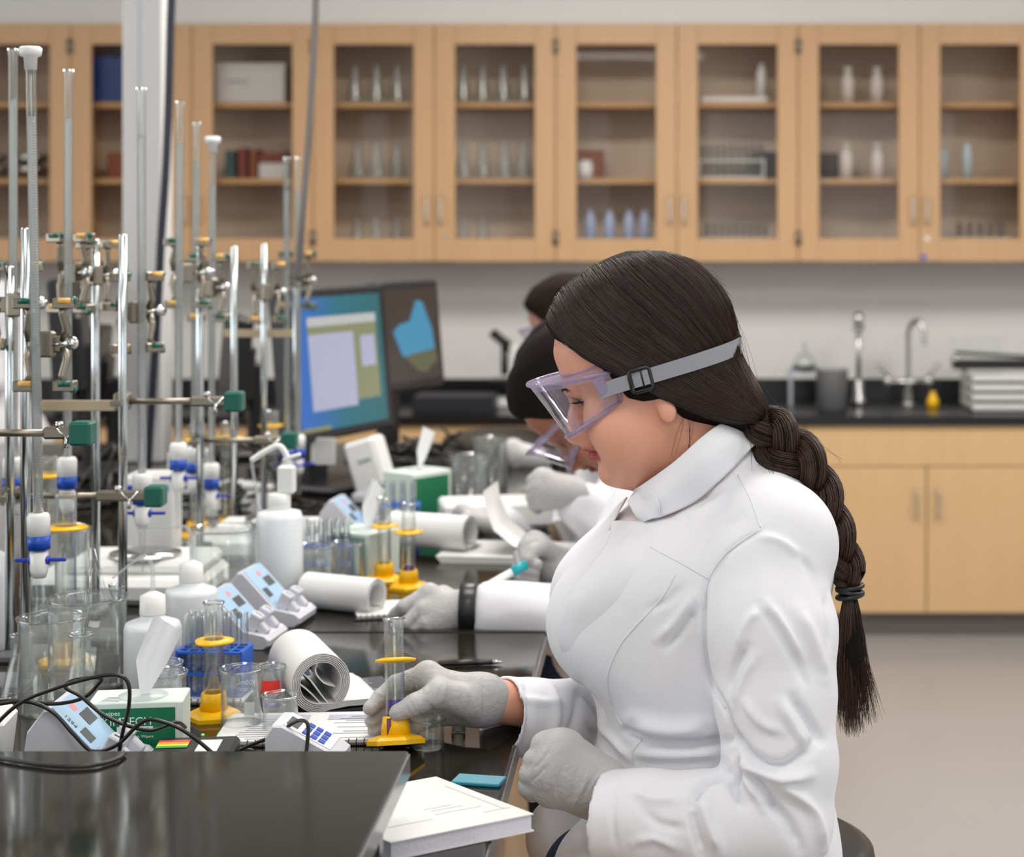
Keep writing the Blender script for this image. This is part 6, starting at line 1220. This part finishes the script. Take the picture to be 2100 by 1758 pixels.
# ---------------------------------------------------------------- stool and the other students
t = thing('stool', 'round black padded stool that the woman sits on', 'stool', (.075, 2.16, -.014)); obj('seat', MB().lathe([(0,.742),(.15,.742),(.178,.752),(.187,.768),(.184,.784),(.168,.793),(.10,.790),(0,.788)], n=56), mat('stool_leather', (34,34,36), .32, bump=.25, bscale=120), t)
obj('ridge', MB().lathe([(.120,.7915),(.124,.7935),(.128,.7915)], n=48).lathe([(.080,.7895),(.084,.7915),(.088,.7895)], n=48), MATS['stool_leather'], t); obj('column', MB().lathe([(.026,.12),(.026,.5),(.018,.5),(.018,.745)], n=24), STEEL, t); obj('foot_ring', MB().tube([(.2*math.cos(a),.2*math.sin(a),.30) for a in np.linspace(0,2*PI,33)], .011, 10, False).cyl((-.2,0,.3),(.2,0,.3),.008), STEEL, t)
for k in range(5):
    a = 2*PI*k/5; l = obj('leg', MB().tube([(0,0,.12),(.14*math.cos(a),.14*math.sin(a),.10),(.27*math.cos(a),.27*math.sin(a),.07)], [.02,.016,.013], 10), BLACKP, t); obj('caster', MB().cyl((.27*math.cos(a)-.012,.27*math.sin(a),.03),(.27*math.cos(a)+.012,.27*math.sin(a),.03),.029), BLACKP, l)
HC = np.array(((1313-VX)/S_, YM, EH-(700-HY)/S_))
def moved(V, src, dst, s=1.0, rot=0.0, yaw=0.0, flip=False):
    v = (np.asarray(V, float)-np.asarray(src))*s; 
    if flip: v = v*np.array((1,-1,1))
    c, q = math.cos(rot), math.sin(rot); v = np.stack([c*v[:,0]-q*v[:,2], v[:,1], q*v[:,0]+c*v[:,2]], 1)
    c, q = math.cos(yaw), math.sin(yaw); v = np.stack([c*v[:,0]-q*v[:,1], q*v[:,0]+c*v[:,1], v[:,2]], 1); return v+np.asarray(dst)
def student(label, head, pitch, arms, torso_x, seat_y, skin=(196,140,116), hairc=(26,20,18), lean=.10, yaw=0.0, hs=.96, gl_on=True, shoulders=None):
    hd = np.array(P(*head)); D = head[2]; t = thing('person', label, 'person', (torso_x, seat_y, .80), group='seated students'); o0 = np.array(t.location)
    sk = skinmat('skin_student', skin, tuple(max(0, c-45) for c in skin)); hm_ = mat('student_hair', hairc, .85, **{'Specular IOR Level': .12})
    def add(name, V, Fq, m, parent=None): return obj(name, npmesh(name, np.asarray(V)-o0, Fq, m), None, parent or t)
    sel = hv[:,2] > 1.20; H = moved(hv, HC, hd, hs, pitch, yaw); neck = moved(np.array([[(1440-VX)/S_, YM, EH-(930-HY)/S_]]), HC, hd, hs, pitch, yaw)[0]
    sh = np.array((torso_x-.02, seat_y, 1.24)) if shoulders is None else np.array(shoulders)
    f = Field((min(torso_x-.35, hd[0]-.3), seat_y-.42, .45), (torso_x+.25, seat_y+.42, 1.5), .009)
    hip = np.array((torso_x+.04, seat_y, .86)); f.cone(hip, sh-np.array((0,0,.06)), .125, .115, .03, flat=((1,0,0), .85)); f.cone(hip+np.array((0,-.06,.0)), hip+np.array((0,.06,0)), .13, .13, .03)
    f.cone(sh+np.array((0,-.13,-.03)), sh+np.array((0,.13,-.03)), .068, .068, .05); f.cone(sh, (np.asarray(neck)+sh)/2, .075, .06, .03)
    for s in (-1, 1): f.chain([hip+np.array((0,s*.09,-.02)), hip+np.array((-.20,s*.11,-.03))], [.09,.07], .02)
    fb2 = Field(f.lo, [a[-1] for a in f.ax], .009); fb2.cone(hip, sh-np.array((0,0,.05)), .095, .085, .03); fb2.cone(sh-np.array((0,0,.05)), neck, .05, .048, .03)
    for s in (-1, 1): fb2.chain([hip+np.array((0,s*.09,-.03)), hip+np.array((-.24,s*.11,-.04)), hip+np.array((-.23,s*.11,-.40))], [.07,.055,.045], .02)
    for (side, elbow, wrist, kind, rot, yw) in arms:
        s0 = sh+np.array((0, side*.17, -.03)); e = np.array(P(*elbow)); w = np.array(P(*wrist)); dv = (w-e)/np.linalg.norm(w-e)
        f.chain([s0, e, w-dv*.035], [.066,.056,.046], .012); fb2.chain([s0, e, w], [.045,.036,.024], .01)
        src, V_, F_ = (np.array(wr), gv, gf) if kind == 'hand' else (np.array(wl), lv, lf)
        g_ = add('glove', moved(V_, src, w, .95, rot, yw, flip=(side > 0) if kind == 'fist' else (side < 0)), F_[:, ::-1] if ((side > 0) if kind == 'fist' else (side < 0)) else F_, GLOVE)
    bv2, bf2 = fb2.surf(); body_ = add('body', np.concatenate([H, bv2]), np.concatenate([hf, bf2+len(H)]), [sk, NAVY]); me = body_.data; at = me.attributes.new('lip', 'FLOAT', 'POINT'); at.data.foreach_set('value', np.concatenate([lip, np.zeros(len(bv2))]).astype(np.float32))
    Vb = np.concatenate([H, bv2]); Fb = np.concatenate([hf, bf2+len(H)]); me.polygons.foreach_set('material_index', (Vb[Fb].mean(1)[:,2] < .93).astype(np.int32))
    cv2, cf2 = f.surf(); cv2 = smooth_v(cv2, cf2, 2, .5); q = cv2*17; nn_ = vnormals(cv2, cf2); cv2 = cv2+nn_*(np.sin(q[:,0]*1.9+np.sin(q[:,2]*1.5)*2)*np.sin(q[:,2]*2.1+q[:,1]))[:,None]*.0045; add('lab_coat', cv2, cf2, COAT)
    add('hair', moved(cv, HC, hd, hs*1.03, pitch, yaw), cf, hm_)
    bun = MB().lathe([(.045*math.sin(k*PI/10), .04*math.cos(k*PI/10)) for k in range(11)][::-1], moved(np.array([[(1530-VX)/S_, YM, EH-(780-HY)/S_]]), HC, hd, hs, pitch, yaw)[0]-o0, 20); obj('hair_bun', bun, hm_, t)
    if gl_on:
        go = None
        for ch in list(GO.children):
            if ch.name.split('.')[0] not in ('lens','goggle_frame','band','strap','top_flange','bottom_flange'): continue
            n = len(ch.data.vertices); a = np.empty(n*3, np.float32); ch.data.vertices.foreach_get('co', a); a = a.reshape(-1,3)+WO; m2 = ch.data.copy(); m2.vertices.foreach_set('co', (moved(a, HC, hd, hs, pitch, yaw)-o0).astype(np.float32).ravel()); m2.update()
            o = bpy.data.objects.new('safety_goggles' if go is None else ch.name.split('.')[0], m2); COL.objects.link(o); o.parent = go or t; go = go or o
    return t
student('second student in a white coat bent low over the bench in clear goggles', (1178,790,2.95), .60, [(-1,(1190,1275,2.74),(962,1248,2.735),'hand',.10,0), (1,(1290,1190,3.0),(1150,1165,2.90),'fist',.1,.3)], .03, 3.02, skin=(172,112,84), shoulders=(.05,3.02,1.19), hs=.98)
student('third student behind in a white coat with both gloves over an open notebook', (1165,752,3.62), .40, [(-1,(1250,1090,3.40),(1165,1010,3.38),'fist',.35,0), (1,(1150,1130,3.72),(1010,1075,3.55),'hand',.05,0)], .06, 3.72, shoulders=(.0,3.70,1.20), hairc=(20,17,16))
student('farthest student in a dark-haired bun looking down in goggles', (1158,640,4.75), .02, [(-1,(1190,1000,4.6),(1090,940,4.5),'fist',.3,0), (1,(1180,980,4.9),(1100,960,4.8),'hand',0,0)], .0, 4.95, hairc=(34,26,22), skin=(206,150,128), shoulders=(-.02,4.90,1.17), hs=.95)
student('student in a white coat at the left edge beyond the far bench', (-125,520,5.3), .1, [(-1,(-30,780,5.1),(-110,880,5.05),'fist',.3,0), (1,(-60,800,5.5),(-130,880,5.55),'hand',0,0)], -1.985, 5.3, shoulders=(-2.0,5.3,1.30))
m = MB(); c = P(958,1249,2.735); m.lathe([(.030,-.012),(.033,-.010),(.033,.010),(.030,.012)], n=28, closed=False); 
wb = obj('wrist_band', MB().lathe([(.0385,-.013),(.0400,-.011),(.0400,.011),(.0385,.013),(.034,.012),(.034,-.012)], n=30, closed=True), BLACKP); wb.parent = [o for o in bpy.data.objects if o.name == 'person.001'][0]; wb.rotation_euler = (0, PI/2, 0); wb.location = Vector(P(962,1249,2.735))-wb.parent.location

st0 = [o for o in bpy.data.objects if o.name == 'stool'][0]; st0['group'] = 'round black stools'
for (x, y, l) in ((.07, 3.02, 'round black stool under the second student'), (.10, 3.72, 'round black stool under the third student'), (.04, 4.95, 'round black stool under the farthest student'), (-1.98, 3.2, '')):
    if l: dup(st0, (x, y, -.05), (0,0,.4), l)
